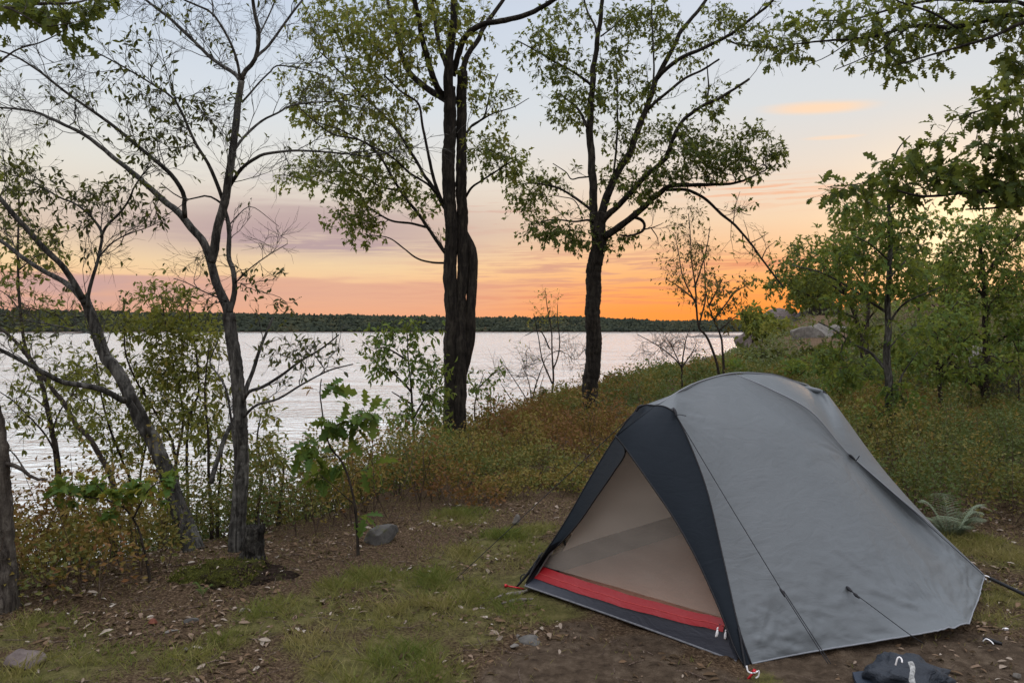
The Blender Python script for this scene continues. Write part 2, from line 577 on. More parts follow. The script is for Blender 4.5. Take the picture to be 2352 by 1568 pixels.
# clouds
cv = w.new('ShaderNodeCombineXYZ')
w.put(cv.inputs[0], w.math('MULTIPLY', az, .16)); w.put(cv.inputs[1], w.math('SUBTRACT', el, w.math('MULTIPLY', az, .012)))
n1 = w.noise(w.mapping(cv.outputs[0], (.6, .8, 1), (3.1, 2.0, 0)), 1, 5, .55, .3)
n2 = w.noise(w.mapping(cv.outputs[0], (1.2, 3.4, 1), (7, 1, 0)), 1, 6, .6, .4)
n3 = w.noise(w.mapping(cv.outputs[0], (.5, 1.0, 1), (1.3, 8.4, 0)), 1, 4, .5, .2)
def layer(sky, mask, cl, cr, amt):
    return w.mix(w.math('MULTIPLY', mask, amt, clamp=True), sky, w.mix(gr, lin(cl), lin(cr)))
# mauve bank, left of the twin oak
m = w.math('MULTIPLY', gauss(-16, 7.4, 17, 2.0, .015), w.sstep(.14, .42, n1))
m = w.math('ADD', m, w.math('MULTIPLY', w.math('MULTIPLY', gauss(-13, 6.3, 8, .6, -.02), w.sstep(.38, .6, n2)), .7))
m = w.math('ADD', m, w.math('MULTIPLY', w.math('MULTIPLY', gauss(-14, 9.4, 8, 1.0, .01), w.sstep(.40, .6, n1)), .35))
sky = layer(sky, m, (184, 159, 159), (204, 166, 150), .96)
m = w.math('MULTIPLY', gauss(-17, 11.0, 6, .45), w.sstep(.40, .6, n2))
sky = layer(sky, m, (196, 188, 190), (214, 180, 164), .7)
m = w.math('MULTIPLY', gauss(-1, 8.6, 5, 1.3), w.sstep(.48, .64, n2))
sky = layer(sky, m, (206, 170, 160), (220, 170, 146), .7)
# the flat low bank with a crisp upper edge
edge = w.math('ADD', 3.85, w.math('MULTIPLY', w.math('SUBTRACT', n3, .5), 1.7))
edge = w.math('ADD', edge, w.math('MULTIPLY', w.math('SUBTRACT', n2, .5), .5))
dep = w.math('SUBTRACT', edge, el)
bank = w.math('MULTIPLY', w.sstep(-.15, .35, dep), w.sstep(8, -6, az))
m = w.math('MULTIPLY', bank, w.math('MULTIPLY', w.math('SUBTRACT', 1.0, w.math('MULTIPLY', w.sstep(.6, 3.6, dep), .55)), w.math('ADD', .62, w.math('MULTIPLY', n2, .6))))
sky = layer(sky, m, (222, 168, 144), (234, 168, 128), .9)
m = w.math('MULTIPLY', w.math('MULTIPLY', gauss(-30, 3.3, 10, 2.2), w.sstep(.25, .55, n1)), w.sstep(-.15, .35, dep))
sky = layer(sky, m, (196, 160, 156), (196, 160, 156), .85)
# streaks either side of the second oak
m = w.math('MULTIPLY', gauss(6, 4.6, 11, 1.7), w.sstep(.44, .6, n2))
sky = layer(sky, m, (206, 156, 146), (213, 154, 128), .9)
m = w.math('MULTIPLY', gauss(8, 2.6, 12, 1.0), w.sstep(.46, .64, n2))
sky = layer(sky, m, (216, 140, 118), (236, 138, 92), .8)
m = w.math('MULTIPLY', gauss(18, 4.9, 4.5, .5), w.sstep(.36, .6, n2))
sky = layer(sky, m, (214, 140, 120), (222, 138, 104), .8)
m = w.math('MULTIPLY', gauss(18, 9.9, 6, .9, -.05), w.sstep(.44, .62, n2))
sky = layer(sky, m, (214, 170, 160), (240, 172, 132), .8)
# two small lit clouds high on the right
lens = w.sstep(.3, 1.0, w.math('ADD', gauss(22.0, 15.25, 4.4, .55, -.05), w.math('MULTIPLY', w.math('SUBTRACT', n2, .5), .25)))
sky = layer(sky, lens, (255, 212, 172), (255, 214, 174), .8)
lens = w.sstep(.5, 1.0, w.math('ADD', gauss(23.0, 13.2, 3.0, .25, -.03), w.math('MULTIPLY', w.math('SUBTRACT', n2, .5), .4)))
sky = layer(sky, lens, (252, 216, 182), (252, 216, 182), .6)
# the glow where the sun has just gone
sky = w.mix(w.math('MULTIPLY', gauss(30, 6.3, 5, 4.6), .85), sky, C(1.35, 1.02, .62))
sky = w.mix(w.math('MULTIPLY', gauss(20.5, .6, 5, 2.2), .62), sky, C(1.0, .24, .04))
# sky overhead and behind, out of view, is boosted to brighten ground and water
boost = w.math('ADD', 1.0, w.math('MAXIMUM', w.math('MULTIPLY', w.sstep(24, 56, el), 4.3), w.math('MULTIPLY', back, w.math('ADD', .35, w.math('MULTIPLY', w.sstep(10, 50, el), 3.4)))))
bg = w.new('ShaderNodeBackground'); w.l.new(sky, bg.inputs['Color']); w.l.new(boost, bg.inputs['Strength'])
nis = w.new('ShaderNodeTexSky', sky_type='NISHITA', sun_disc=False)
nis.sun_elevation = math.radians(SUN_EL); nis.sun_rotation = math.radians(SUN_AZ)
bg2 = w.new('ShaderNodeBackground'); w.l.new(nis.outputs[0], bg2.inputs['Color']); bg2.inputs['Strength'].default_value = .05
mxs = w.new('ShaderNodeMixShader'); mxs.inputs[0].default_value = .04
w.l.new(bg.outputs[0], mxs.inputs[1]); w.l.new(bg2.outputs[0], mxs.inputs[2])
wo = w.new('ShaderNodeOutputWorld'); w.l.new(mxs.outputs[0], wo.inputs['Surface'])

sun = bpy.data.lights.new('sun', 'SUN'); sun.energy = .9; sun.angle = math.radians(9); sun.color = (1, .62, .34)
suno = bpy.data.objects.new('sun', sun); COL.objects.link(suno)
sd_ = Vector((math.sin(math.radians(SUN_AZ)) * math.cos(math.radians(SUN_EL)), math.cos(math.radians(SUN_AZ)) * math.cos(math.radians(SUN_EL)), math.sin(math.radians(SUN_EL))))
suno.rotation_euler = sd_.to_track_quat('Z', 'Y').to_euler()
suno.location = (0, 0, 30)
scene.view_settings.view_transform = 'Standard'; scene.view_settings.look = 'None'
scene.view_settings.gamma = 1; scene.view_settings.exposure = .14
scene.cycles.max_bounces = 6; scene.cycles.transparent_max_bounces = 12
scene.cycles.diffuse_bounces = 3

# ================================================================== what grows where on the pitch
def patch(spots, x, y):
    m = np.zeros(np.shape(x))
    for (cx, cy, r, s) in spots:
        m = np.maximum(m, s * np.exp(-((x - cx) ** 2 + (y - cy) ** 2) / r ** 2))
    return m
def spot(X, Y, rpx, s=1.0):
    p = GP(X, Y)
    return (p[0], p[1], max(.05, rpx / F * p[1] * 1.4), s)
GRASS = [spot(*a) for a in [(650, 1405, 70), (590, 1440, 45, .8), (720, 1390, 45), (900, 1420, 50), (985, 1400, 60, .9), (1080, 1390, 70, .9), (1180, 1385, 90, .9),
         (1260, 1410, 60, .9), (1000, 1335, 70, .75), (860, 1330, 50, .8), (770, 1350, 35, .9), (1150, 1240, 50, .9), (1190, 1260, 50, .8), (1060, 1280, 60, .7),
         (1230, 1215, 40, .6), (800, 1545, 70, 1), (860, 1530, 45, 1), (960, 1500, 60, .9), (1010, 1555, 60, .9), (900, 1480, 60, .7), (700, 1480, 50, .5),
         (520, 1470, 40, .7), (420, 1520, 60, .6), (120, 1535, 90, .9), (60, 1450, 70, .8), (200, 1460, 40, .5), (1120, 1330, 60, .7), (1180, 1330, 50, .7),
         (1760, 1560, 40, .9), (1950, 1545, 40, .5), (2300, 1370, 60, .8), (2330, 1290, 70, .9), (2300, 1430, 50, .6), (2200, 1250, 90, .9), (1100, 1470, 50, .7), (1060, 1190, 60, .6), (1120, 1420, 110, .55), (1230, 1380, 80, .6), (1200, 1310, 80, .5), (820, 1420, 90, .5), (940, 1340, 90, .5), (1100, 1290, 80, .5), (760, 1490, 80, .4), (1040, 1440, 90, .5), (240, 1545, 70, .4), (330, 1500, 50, .4), (1150, 1440, 70, .5)]]
DIRT = [spot(*a) for a in [(1350, 1530, 120), (1250, 1540, 90), (1500, 1560, 110), (1480, 1490, 70), (1640, 1590, 90), (1180, 1560, 60), (1900, 1560, 110), (2100, 1520, 130), (2280, 1500, 100), (2350, 1560, 80), (1330, 1450, 40)]]
def zones(x, y):
    n = fbm(x * 1.9, y * 1.9, 31, 4)
    g = patch(GRASS, x, y) * (.45 + 1.1 * n)
    d = patch(DIRT, x, y)
    r = np.hypot(x, y)
    near = 1 - sstep(4.9, 6.2, y + .5 * (n - .5) + .25 * np.abs(x) * (x > 1.5))
    g = np.clip(g - .55 * d, 0, 1)
    return g, d, near

# ================================================================== ground: one sheet out past the lake
def polar(r0, r1, nr, a0, a1, na):
    R = np.geomspace(r0, r1, nr); A = np.radians(np.linspace(a0, a1, na))
    RR, AA = np.meshgrid(R, A, indexing='ij')
    return RR * np.sin(AA), RR * np.cos(AA)
_front = np.concatenate([np.linspace(-180, -50, 40)[:-1], np.linspace(-50, 50, 340), np.linspace(50, 180, 40)[1:]])
R = np.concatenate([np.geomspace(.4, 40, 330)[:-1], np.geomspace(40, 2600, 110)])
RR, AA = np.meshgrid(R, np.radians(_front), indexing='ij')
gx, gy = RR * np.sin(AA), RR * np.cos(AA)
gz = ground_h(gx, gy)
gm, dm, nm = zones(gx, gy)
micro = (fbm(gx * 9, gy * 9, 71, 3) - .5) * .035 + (fbm(gx * 30, gy * 30, 77, 2) - .5) * .012
gz = gz + micro * np.where(RR < 12, 1, 0)
mb = MB(); mb.grid(np.stack([gx, gy, gz], -1), tint=.5)
ctr = mb.n; mb.add(np.array([[0, 0, gh(0, 0)]]), np.zeros((0, 3), int))
na = gx.shape[1]
mb.f.append(np.array([[ctr, j + 1, j] for j in range(na - 1)]))
m, nt, bs, out = mat_new('forest_soil')
co = obj_co(nt)
nA, nB, nC, nD = nt.noise(co, 2.2, 5), nt.noise(co, 14, 5, .65), nt.noise(co, 60, 4, .7), nt.noise(co, 160, 3, .7)
soil = nt.ramp(nB, [(.3, C(.050, .036, .025)), (.5, C(.105, .077, .053)), (.7, C(.17, .13, .092))])
litter = nt.ramp(nC, [(.33, C(.032, .021, .015)), (.5, C(.105, .070, .042)), (.62, C(.195, .138, .088)), (.75, C(.33, .265, .205))])
moss = nt.ramp(nB, [(.3, C(.066, .062, .022)), (.5, C(.14, .135, .046)), (.72, C(.23, .20, .085))])
ag = nt.new('ShaderNodeAttribute', attribute_name='grassy').outputs['Fac']
ad = nt.new('ShaderNodeAttribute', attribute_name='bare').outputs['Fac']
col = nt.mix(nt.sstep(.25, .6, nt.math('ADD', ad, nt.math('MULTIPLY', nt.math('SUBTRACT', nA, .5), .5))), litter, soil)
col = nt.mix(nt.math('MULTIPLY', nt.sstep(.10, .5, nt.math('ADD', ag, nt.math('MULTIPLY', nt.math('SUBTRACT', nC, .5), .9))), .88), col, moss)
col = nt.mix(nt.sstep(.69, .73, nD), col, C(.30, .27, .24))
nt.l.new(col, bs.inputs['Base Color']); bs.inputs['Roughness'].default_value = .95; bs.inputs['Specular IOR Level'].default_value = .05
h = nt.math('ADD', nt.math('MULTIPLY', nB, .8), nt.math('ADD', nC, nt.math('MULTIPLY', nD, .5)))
nt.l.new(nt.bump(h, 1.0, .035), bs.inputs['Normal'])
ground = structure(mb.build('ground', m))
for nm_, arr in (('grassy', gm), ('bare', dm)):
    a_ = ground.data.attributes.new(nm_, 'FLOAT', 'POINT')
    a_.data.foreach_set('value', np.concatenate([arr.ravel(), [0]]).astype(np.float32))

# ================================================================== lake
m, nt, bs, out = mat_new('lake_water')
co = obj_co(nt)
bs.inputs['Base Color'].default_value = C(.62, .655, .63); bs.inputs['Metallic'].default_value = .40
bs.inputs['Roughness'].default_value = .13
bs.inputs['IOR'].default_value = 1.5
bs.inputs['Specular IOR Level'].default_value = .9
wv1 = nt.noise(nt.mapping(co, (.95, 1.7, 1), rot=(0, 0, .12)), 1.0, 3, .5, .5)
wv2 = nt.noise(nt.mapping(co, (3.1, 4.8, 1), rot=(0, 0, -.1)), 1.0, 3, .55, .4)
wv3 = nt.noise(nt.mapping(co, (.05, .12, 1)), 1.0, 3, .5)
gust = nt.math('ADD', .25, nt.math('MULTIPLY', nt.sstep(.3, .7, wv3), 1.25))
hh = nt.math('MULTIPLY', nt.math('ADD', wv1, nt.math('MULTIPLY', wv2, .42)), gust)
nt.l.new(nt.bump(hh, 1.0, .85), bs.inputs['Normal'])
mb = MB()
LR = np.geomspace(1.5, 9000, 60); LA = np.radians(np.linspace(-180, 180, 121))
a_, b_ = np.meshgrid(LR, LA, indexing='ij')
mb.grid(np.stack([a_ * np.sin(b_), a_ * np.cos(b_), np.full_like(a_, LAKE)], -1))
lake = structure(mb.build('lake', m))

# ================================================================== far shore: hill and the forest on it
FD = 1500.0
def far_top(a):
    """Height of the far skyline over the lake at azimuth a (radians)."""
    X = CX + F * np.tan(np.clip(a, -1.2, 1.2))
    y = np.interp(X, [-4000, -800, 0, 500, 1000, 1180, 1300, 1420, 1540, 1700, 2352, 6000], [712, 714, 715, 717, 724, 728, 723, 731, 739, 736, 722, 712])
    return ((HY - y) / F * FD + HC - LAKE) * 1.04
m = leaf_mat('far_foliage', [(0, C(.022, .030, .027)), (.35, C(.036, .046, .034)), (.65, C(.052, .060, .038)), (.9, C(.068, .066, .038)), (1, C(.085, .066, .04))], transl=.15, rough=.9, spec=.1)  # blue haze of distance is put into the darker foliage colours
aa = np.radians(np.linspace(-75, 75, 500))
rr = np.array([FD - 6, FD, FD + 30, FD + 90, FD + 180, FD + 330, FD + 600, FD + 900])
hp = np.array([-.05, .01, .08, .32, .64, .92, .95, .4])
hm = MB()
G = np.stack([np.stack([r * np.sin(aa), r * np.cos(aa), LAKE + far_top(aa) * h_ * (1 + (.0 if i < 2 else .1 * (fbm(aa * 40, aa * 0 + i, 9) - .5)))], -1) for i, (r, h_) in enumerate(zip(rr, hp))])
hm.grid(G)
structure(hm.build('hill', plain_mat('far_slope', C(.04, .046, .03), .95, .1, .4, .02)))
ico_v = []
def ico(sub):
    import bmesh
    bm = bmesh.new(); bmesh.ops.create_icosphere(bm, subdivisions=sub, radius=1)
    v = np.array([p.co[:] for p in bm.verts]); f = np.array([[q.index for q in p.verts] for p in bm.faces]); bm.free()
    return v, f
iv, iff = ico(1)
fm = MB()
N = 15000
ta = np.radians(rng.uniform(-46, 46, N)); tr = FD + rng.random(N) ** 1.2 * 330
gzr = np.interp(tr, rr, hp)
tz = LAKE + far_top(ta) * gzr
tw = rng.uniform(2.6, 4.8, N); th = rng.uniform(6, 10, N) * np.where(rng.random(N) < .12, 1.3, 1)
con = (fbm(ta * 60, tr * .01, 4) > .55) & (rng.random(N) < .6)
pt = np.clip(fbm(ta * 35, tr * .006, 14) + rng.normal(size=N) * .16, 0, 1)
for i in range(N):
    s = np.array([tw[i] * (.6 if con[i] else 1), tw[i] * (.6 if con[i] else 1), th[i] * .5])
    v = iv * (1 + rng.normal(size=(len(iv), 1)) * .26)
    if con[i]: v = v * np.stack([1 - .45 * v[:, 2], 1 - .45 * v[:, 2], np.ones(len(v))], 1)
    fm.add(v * s + np.array([tr[i] * math.sin(ta[i]), tr[i] * math.cos(ta[i]), tz[i] + th[i] * .42]), iff, .12 if con[i] else pt[i])
tag(fm.build('far_forest', m, smooth=False), 'dark green forest along the far shore of the lake', 'forest', kind='stuff')
# the near end of the strand
fs = MB()
xs = np.linspace(0, 1, 500)
a2 = np.radians(np.linspace(-75, 75, 400))
for k, (r_, z_) in enumerate([(FD - 9, LAKE - .4), (FD - 7, LAKE + 1.2), (FD - 1, LAKE + 2.0)]):
    pass
G = np.stack([np.stack([r_ * np.sin(a2), r_ * np.cos(a2), np.full_like(a2, z_)], -1) for r_, z_ in [(FD - 12, LAKE - .5), (FD - 8, LAKE + 1.1), (FD + 2, LAKE + 2.2)]])
fs.grid(G)
structure(fs.build('far_beach', plain_mat('shore_stones', C(.16, .13, .11), .9, .2, .4, .2)))

# ================================================================== low shrubs on the bank (one mass of huckleberry)
shrub_m = leaf_mat('shrub_leaf', [(0, C(.15, .066, .028)), (.2, C(.19, .115, .034)), (.42, C(.20, .148, .040)), (.62, C(.17, .148, .042)), (.82, C(.12, .13, .040)), (1, C(.075, .105, .036))], transl=.22, rough=.6, spec=.1)
twig_m = bark_mat('twig_bark', C(.05, .034, .025), C(.085, .06, .045), C(.13, .10, .08), 3, .3)
TENT_C = (1.45, 4.55)
def in_tent(x, y, grow=0.0):
    dx_, dy_ = x - .56, y - 3.90
    t, ww = .717 * dx_ + .697 * dy_, .697 * dx_ - .717 * dy_
    return (t > -.25 - grow) & (t < 2.7 + grow) & (np.abs(ww) < 1.25 + grow - .25 * np.abs(t - 1))
def shrub_density(x, y):
    sd = shore_sd(x, y)
    r = np.hypot(x, y)
    n = fbm(x * 1.1, y * 1.1, 51, 4)
    # the edge of the clearing, by bearing from where one stands
    s = x / np.maximum(y, .5)
    e = np.interp(s, [-1.2, -.70, -.675, -.56, -.474, -.455, -.435, -.31, -.204, -.10, 0, .1, .4, .6, .7, 1.2], [3.6, 3.75, 3.9, 4.0, 4.2, 4.45, 5.5, 5.5, 5.6, 6.05, 6.2, 6.6, 5.7, 5.5, 5.45, 5.2])
    d = sstep(-.15, .55, y - e + (n - .5) * .5) * sstep(.15, 1.0, sd)
    d = d * np.where(in_tent(x, y, .1), 0, 1)
    return d, n
sm, st = MB(), MB()
def scatter_shrubs(x0, x1, y0, y1, step, leaf, per, hgt, spread):
    nx, ny = int((x1 - x0) / step), int((y1 - y0) / step)
    X, Y = np.meshgrid(x0 + (np.arange(nx) + .5) * step, y0 + (np.arange(ny) + .5) * step)
    X = (X + rng.uniform(-.5, .5, X.shape) * step).ravel(); Y = (Y + rng.uniform(-.5, .5, Y.shape) * step).ravel()
    vis = (np.abs(X) < Y * .78 + 1.5)
    X, Y = X[vis], Y[vis]
    d, n = shrub_density(X, Y)
    k = rng.random(len(X)) < d
    X, Y, n = X[k], Y[k], n[k]
    Z = ground_h(X, Y)
    e_h = hgt * (.35 + 1.3 * np.clip(fbm(X * .8, Y * .8, 57, 3) * 1.8 - .4, 0, 1)) * (.6 + .6 * rng.random(len(X))) * np.where(rng.random(len(X)) < .07, 1.6, 1)
    e_h = e_h * (.45 + .55 * sstep(0, 2.5, shore_sd(X, Y)))
    rep = per
    sp_ = spread * rng.uniform(.6, 1.25, len(X)); dt = rng.normal(size=len(X)) * .2
    cx, cy, cz, ch, spread_, dt = [np.repeat(a, rep) for a in (X, Y, Z, e_h, sp_, dt)]
    M = len(cx)
    an = rng.uniform(0, 2 * math.pi, M); ra = spread_ * rng.random(M) ** .5
    q = np.stack([np.cos(an) * ra, np.sin(an) * ra], 1)
    dome = 1 - .72 * (ra / spread_) ** 2.4
    px_, py_, pz_ = cx + q[:, 0], cy + q[:, 1], cz + ch * dome * (1 - .62 * rng.random(M) ** 2.2) + rng.exponential(.05, M) * ch
    ax = nrm(np.stack([q[:, 0] / spread + rng.normal(size=M) * .6, q[:, 1] / spread + rng.normal(size=M) * .6, rng.normal(size=M) * .5 + .25], 1))
    no = nrm(np.stack([q[:, 0] / spread_ * 1.3 + rng.normal(size=M) * .45, q[:, 1] / spread_ * 1.3 + rng.normal(size=M) * .45, np.full(M, .75)], 1))
    tone = fbm(px_ * .55, py_ * .55, 61, 3)
    tint = np.clip((tone - .5) * 2.8 + dt + .57 + .3 * sstep(11, 21, py_) + rng.normal(size=M) * .16, 0, 1)
    sm.leaves(DIA, np.stack([px_, py_, pz_], 1), ax, no, leaf * rng.uniform(.6, 1.35, M), tint, curl=.15)
    for i in range(len(X)):
        for _ in range(2):
            tip = np.array([X[i] + rng.normal() * spread * .6, Y[i] + rng.normal() * spread * .6, Z[i] + e_h[i] * rng.uniform(.6, 1.08)])
            b = np.array([X[i], Y[i], Z[i] - .02])
            st.tube([b, (b + tip) / 2 + rng.normal(size=3) * .04, tip], [.004, .003, .0015], 3, cap=False)
scatter_shrubs(-6, 8, 3.0, 9.5, .25, .036, 190, .46, .19)
scatter_shrubs(-9, 14, 9.5, 18, .36, .052, 130, .44, .28)
scatter_shrubs(-6, 28, 18, 34, .62, .10, 100, .40, .46)
low = sm.build('low_shrubs', shrub_m, smooth=False)
tag(low, 'knee-high russet and olive huckleberry shrubs covering the bank', 'shrubs', kind='stuff')
tag(st.build('shrub_stems', twig_m), 'thin brown stems standing among the bank shrubs', 'stems', kind='stuff')
# the grey-green thicket further along the shore
bm_, bs_ = MB(), MB()
far_m = leaf_mat('thicket_leaf', [(0, C(.14, .12, .07)), (.3, C(.13, .14, .075)), (.6, C(.10, .135, .065)), (.85, C(.13, .175, .055)), (1, C(.21, .20, .06))], transl=.3, rough=.7, spec=.2)
def thicket(y0, y1, step, leaf, per, hgt, spread):
    x0, x1 = 2, y1 * .85
    nx, ny = int((x1 - x0) / step), int((y1 - y0) / step)
    X, Y = np.meshgrid(x0 + (np.arange(nx) + .5) * step, y0 + (np.arange(ny) + .5) * step)
    X = (X + rng.uniform(-.5, .5, X.shape) * step).ravel(); Y = (Y + rng.uniform(-.5, .5, Y.shape) * step).ravel()
    n = fbm(X * .25, Y * .25, 88, 4)
    sd = shore_sd(X, Y)
    sl = X / np.maximum(Y, 1)
    clear = ((sl > .30) & (sl < .43) & (Y > 50) & (Y < 70)) | ((sl > .36) & (sl < .45) & (Y > 34) & (Y < 48))
    k = (X < Y * .8) & (sd > .8) & (~clear | (rng.random(len(X)) < .15)) & (rng.random(len(X)) < sstep(.3, .55, n) * sstep(.5, 3, sd))
    X, Y, n = X[k], Y[k], n[k]
    Z = ground_h(X, Y)
    hh_ = hgt * (.3 + 1.3 * rng.random(len(X)) ** 2) * sstep(0, 9, shore_sd(X, Y))
    hh_ = np.maximum(hh_, .25)
    cx, cy, cz, ch = [np.repeat(a, per) for a in (X, Y, Z, hh_)]
    M = len(cx)
    q = rand_unit(M) * (rng.random((M, 1)) ** .4)
    p = np.stack([cx + q[:, 0] * spread, cy + q[:, 1] * spread, cz + ch * (.5 + .52 * q[:, 2])], 1)
    tint = np.clip(np.repeat(rng.random(len(X)), per) * .75 + .12 + rng.normal(size=M) * .14, 0, 1)
    bm_.leaves(DIA, p, nrm(q + rng.normal(size=(M, 3)) * .7), nrm(np.array([0, 0, 1.]) + rng.normal(size=(M, 3)) * .6), leaf * rng.uniform(.6, 1.4, M), tint, curl=.15)
thicket(24, 48, .9, .14, 70, .8, .62)
thicket(48, 110, 1.9, .30, 60, 1.5, 1.3)
tag(bm_.build('shore_thicket', far_m, smooth=False), 'grey-green thicket on the headland slope beyond the tent', 'thicket', kind='stuff')
# ================================================================== grass, leaf litter and twigs on the pitch
def near_points(n, x0=-3.6, x1=4.6, y0=2.3, y1=7.2):
    x, y = rng.uniform(x0, x1, n), rng.uniform(y0, y1, n)
    k = np.abs(x) < y * .72 + .25
    return x[k], y[k]
def surf(x, y):
    r = np.hypot(x, y)
    return ground_h(x, y) + (fbm(x * 9, y * 9, 71, 3) - .5) * .035 + (fbm(x * 30, y * 30, 77, 2) - .5) * .012
grass_m = leaf_mat('grass_blade', [(0, C(.30, .25, .11)), (.3, C(.24, .22, .075)), (.6, C(.165, .185, .05)), (1, C(.085, .135, .03))], transl=.3, rough=.6, spec=.1)
x, y = near_points(620000)
g, d, nr_ = zones(x, y)
n2_ = fbm(x * 6, y * 6, 41, 3)
k = (rng.random(len(x)) < np.maximum(np.clip(g * 1.25 - .12, 0, 1) * sstep(.36, .6, n2_) * .75, .034 * (1 - d))) & ~in_tent(x, y, -.12)
x, y, g, n2_ = x[k], y[k], g[k], n2_[k]
z = surf(x, y)
M = len(x)
hgt = rng.uniform(.018, .065, M) * (.5 + .9 * g) * (.6 + .9 * n2_)
lean = rng.normal(size=(M, 2)) * .75
b = np.stack([x, y, z - .004], 1)
t = b + np.stack([lean[:, 0] * hgt, lean[:, 1] * hgt, hgt], 1)
sd_v = rng.normal(size=(M, 2)); sd_v = sd_v / np.linalg.norm(sd_v, axis=1, keepdims=True) * .0016
s3 = np.concatenate([sd_v, np.zeros((M, 1))], 1)
mid = (b + t) / 2 + np.array([0, 0, .12]) * hgt[:, None]
V = np.stack([b - s3, b + s3, mid + s3 * .8, t, mid - s3 * .8], 1).reshape(-1, 3)
gb = MB()
tt = np.clip(fbm(x * 2.2, y * 2.2, 43, 3) * 1.5 - .36 + rng.normal(size=M) * .14, 0, 1)
gb.add(V, np.arange(M * 5).reshape(M, 5), np.repeat(tt, 5))
tag(gb.build('grass', grass_m, smooth=False), 'short tufts of yellow-green grass across the trodden clearing', 'grass', kind='stuff')

lit_m = leaf_mat('dead_leaf', [(0, C(.045, .027, .016)), (.3, C(.09, .055, .034)), (.55, C(.16, .10, .06)), (.78, C(.22, .16, .12)), (.93, C(.34, .29, .24)), (1, C(.52, .48, .42))], transl=.05, rough=.75, spec=.1)
lt_ = MB()
def litter_on(n, lo, hi, flat, tint_lo=0, tint_hi=1, pw=1.7):
    x, y = near_points(n)
    g, d, nr_ = zones(x, y)
    k = (rng.random(len(x)) < np.clip(1.0 - .75 * g - .8 * d, .05, 1) * sstep(.3, .55, fbm(x * 2.4, y * 2.4, 91, 3)) ) & ~in_tent(x, y, -.1) & (y < 6.6)
    x, y = x[k], y[k]; M = len(x)
    p = np.stack([x, y, surf(x, y) + rng.uniform(.001, .012, M)], 1)
    a = rng.uniform(0, 2 * math.pi, M)
    ax = np.stack([np.cos(a), np.sin(a), rng.normal(size=M) * .22], 1)
    no = nrm(np.array([0, 0, 1.]) + rng.normal(size=(M, 3)) * flat)
    lt_.leaves(ELL, p, ax, no, rng.uniform(lo, hi, M), tint_lo + (tint_hi - tint_lo) * rng.random(M) ** pw, curl=.25)
litter_on(34000, .012, .04, .4, 0, .9)
litter_on(8200, .03, .07, .4, .1, .97, 1.3)
litter_on(420, .012, .03, .4, .9, 1)
tag(lt_.build('leaf_litter', lit_m, smooth=False), 'dry brown and pale fallen leaves scattered over the soil', 'leaf litter', kind='stuff')
tw = MB()
x, y = near_points(2600)
g, d, nr_ = zones(x, y)
k = (rng.random(len(x)) < np.clip(1.1 - .9 * g - .6 * d, .12, 1)) & ~in_tent(x, y, -.1) & (y < 6.4)
for xx, yy in zip(x[k], y[k]):
    l = rng.uniform(.03, .16); a = rng.uniform(0, math.pi)
    p0 = np.array([xx, yy]); dd_ = np.array([math.cos(a), math.sin(a)]) * l
    pts = np.array([p0 - dd_ / 2, p0 + rng.normal(size=2) * l * .07, p0 + dd_ / 2])
    zz = surf(pts[:, 0], pts[:, 1]) + rng.uniform(.002, .012, 3)
    tw.tube(np.column_stack([pts, zz]), [rng.uniform(.0012, .003), rng.uniform(.001, .0025), .0008], 4, cap=False, tint=rng.random())
tag(tw.build('fallen_twigs', bark_mat('dry_twig', C(.05, .034, .026), C(.12, .085, .065), C(.24, .20, .16), 4, .3)), 'small broken twigs lying over the clearing', 'twigs', kind='stuff')
# ================================================================== tent
TM = np.array([.56, 3.90, 0]); TN = np.array([.717, .697, 0]); TW = np.array([.697, -.717, 0])
def TP(t, w_, z): return TM + TN * t + TW * w_ + np.array([0, 0, z])
def mirror(p):
    p = np.asarray(p, float)
    return p - 2 * ((p - TM) @ TW)[..., None] * TW
def ridge_d(X):
    s = (X - CX) / F
    return (TM @ TW - 0) / (TW[0] * s + TW[1]) if abs(TW[0] * s + TW[1]) > 1e-6 else 4
def RP(X, Y): return P(X, Y, ridge_d(X))

def fabric(name, c, rough=.55, weave=True, wrinkle=.25, transl=0.0, spec=.35, tcol=None):
    m, nt, bs, out = mat_new(name)
    co = obj_co(nt)
    n = nt.noise(co, 5, 4, .6)
    fine = nt.noise(co, 420, 2, .5)
    d = tuple(v * .94 for v in c[:3]) + (1,)
    col = nt.mix(nt.sstep(.3, .7, n), c, d)
    col = nt.mix(nt.math('MULTIPLY', nt.sstep(.4, .7, fine), .16), col, tuple(v * .6 for v in c[:3]) + (1,))
    nt.l.new(col, bs.inputs['Base Color'])
    bs.inputs['Roughness'].default_value = rough; bs.inputs['Specular IOR Level'].default_value = spec
    wr = nt.noise(nt.mapping(co, (5, 5, 16), rot=(.3, .5, .2)), 1, 4, .6, 1.2)
    cr = nt.noise(nt.mapping(co, (30, 12, 34), rot=(.5, .1, .7)), 1, 3, .6, .8)
    h = nt.math('ADD', wr, nt.math('ADD', nt.math('MULTIPLY', cr, .22), nt.math('MULTIPLY', fine, .03)))
    nt.l.new(nt.bump(h, wrinkle, .03), bs.inputs['Normal'])
    if transl:
        tr = nt.new('ShaderNodeBsdfTranslucent'); tr.inputs['Color'].default_value = tcol or c
        mx = nt.new('ShaderNodeMixShader'); mx.inputs[0].default_value = transl
        nt.l.new(bs.outputs[0], mx.inputs[1]); nt.l.new(tr.outputs[0], mx.inputs[2]); nt.l.new(mx.outputs[0], out.inputs['Surface'])
    return m
fly_m = fabric('grey_fly', C(.134, .153, .163), .5, wrinkle=.2, transl=.2, tcol=C(.32, .34, .36))
slate_m = fabric('slate_fabric', C(.0105, .0150, .0205), .65, wrinkle=.12, spec=.1)
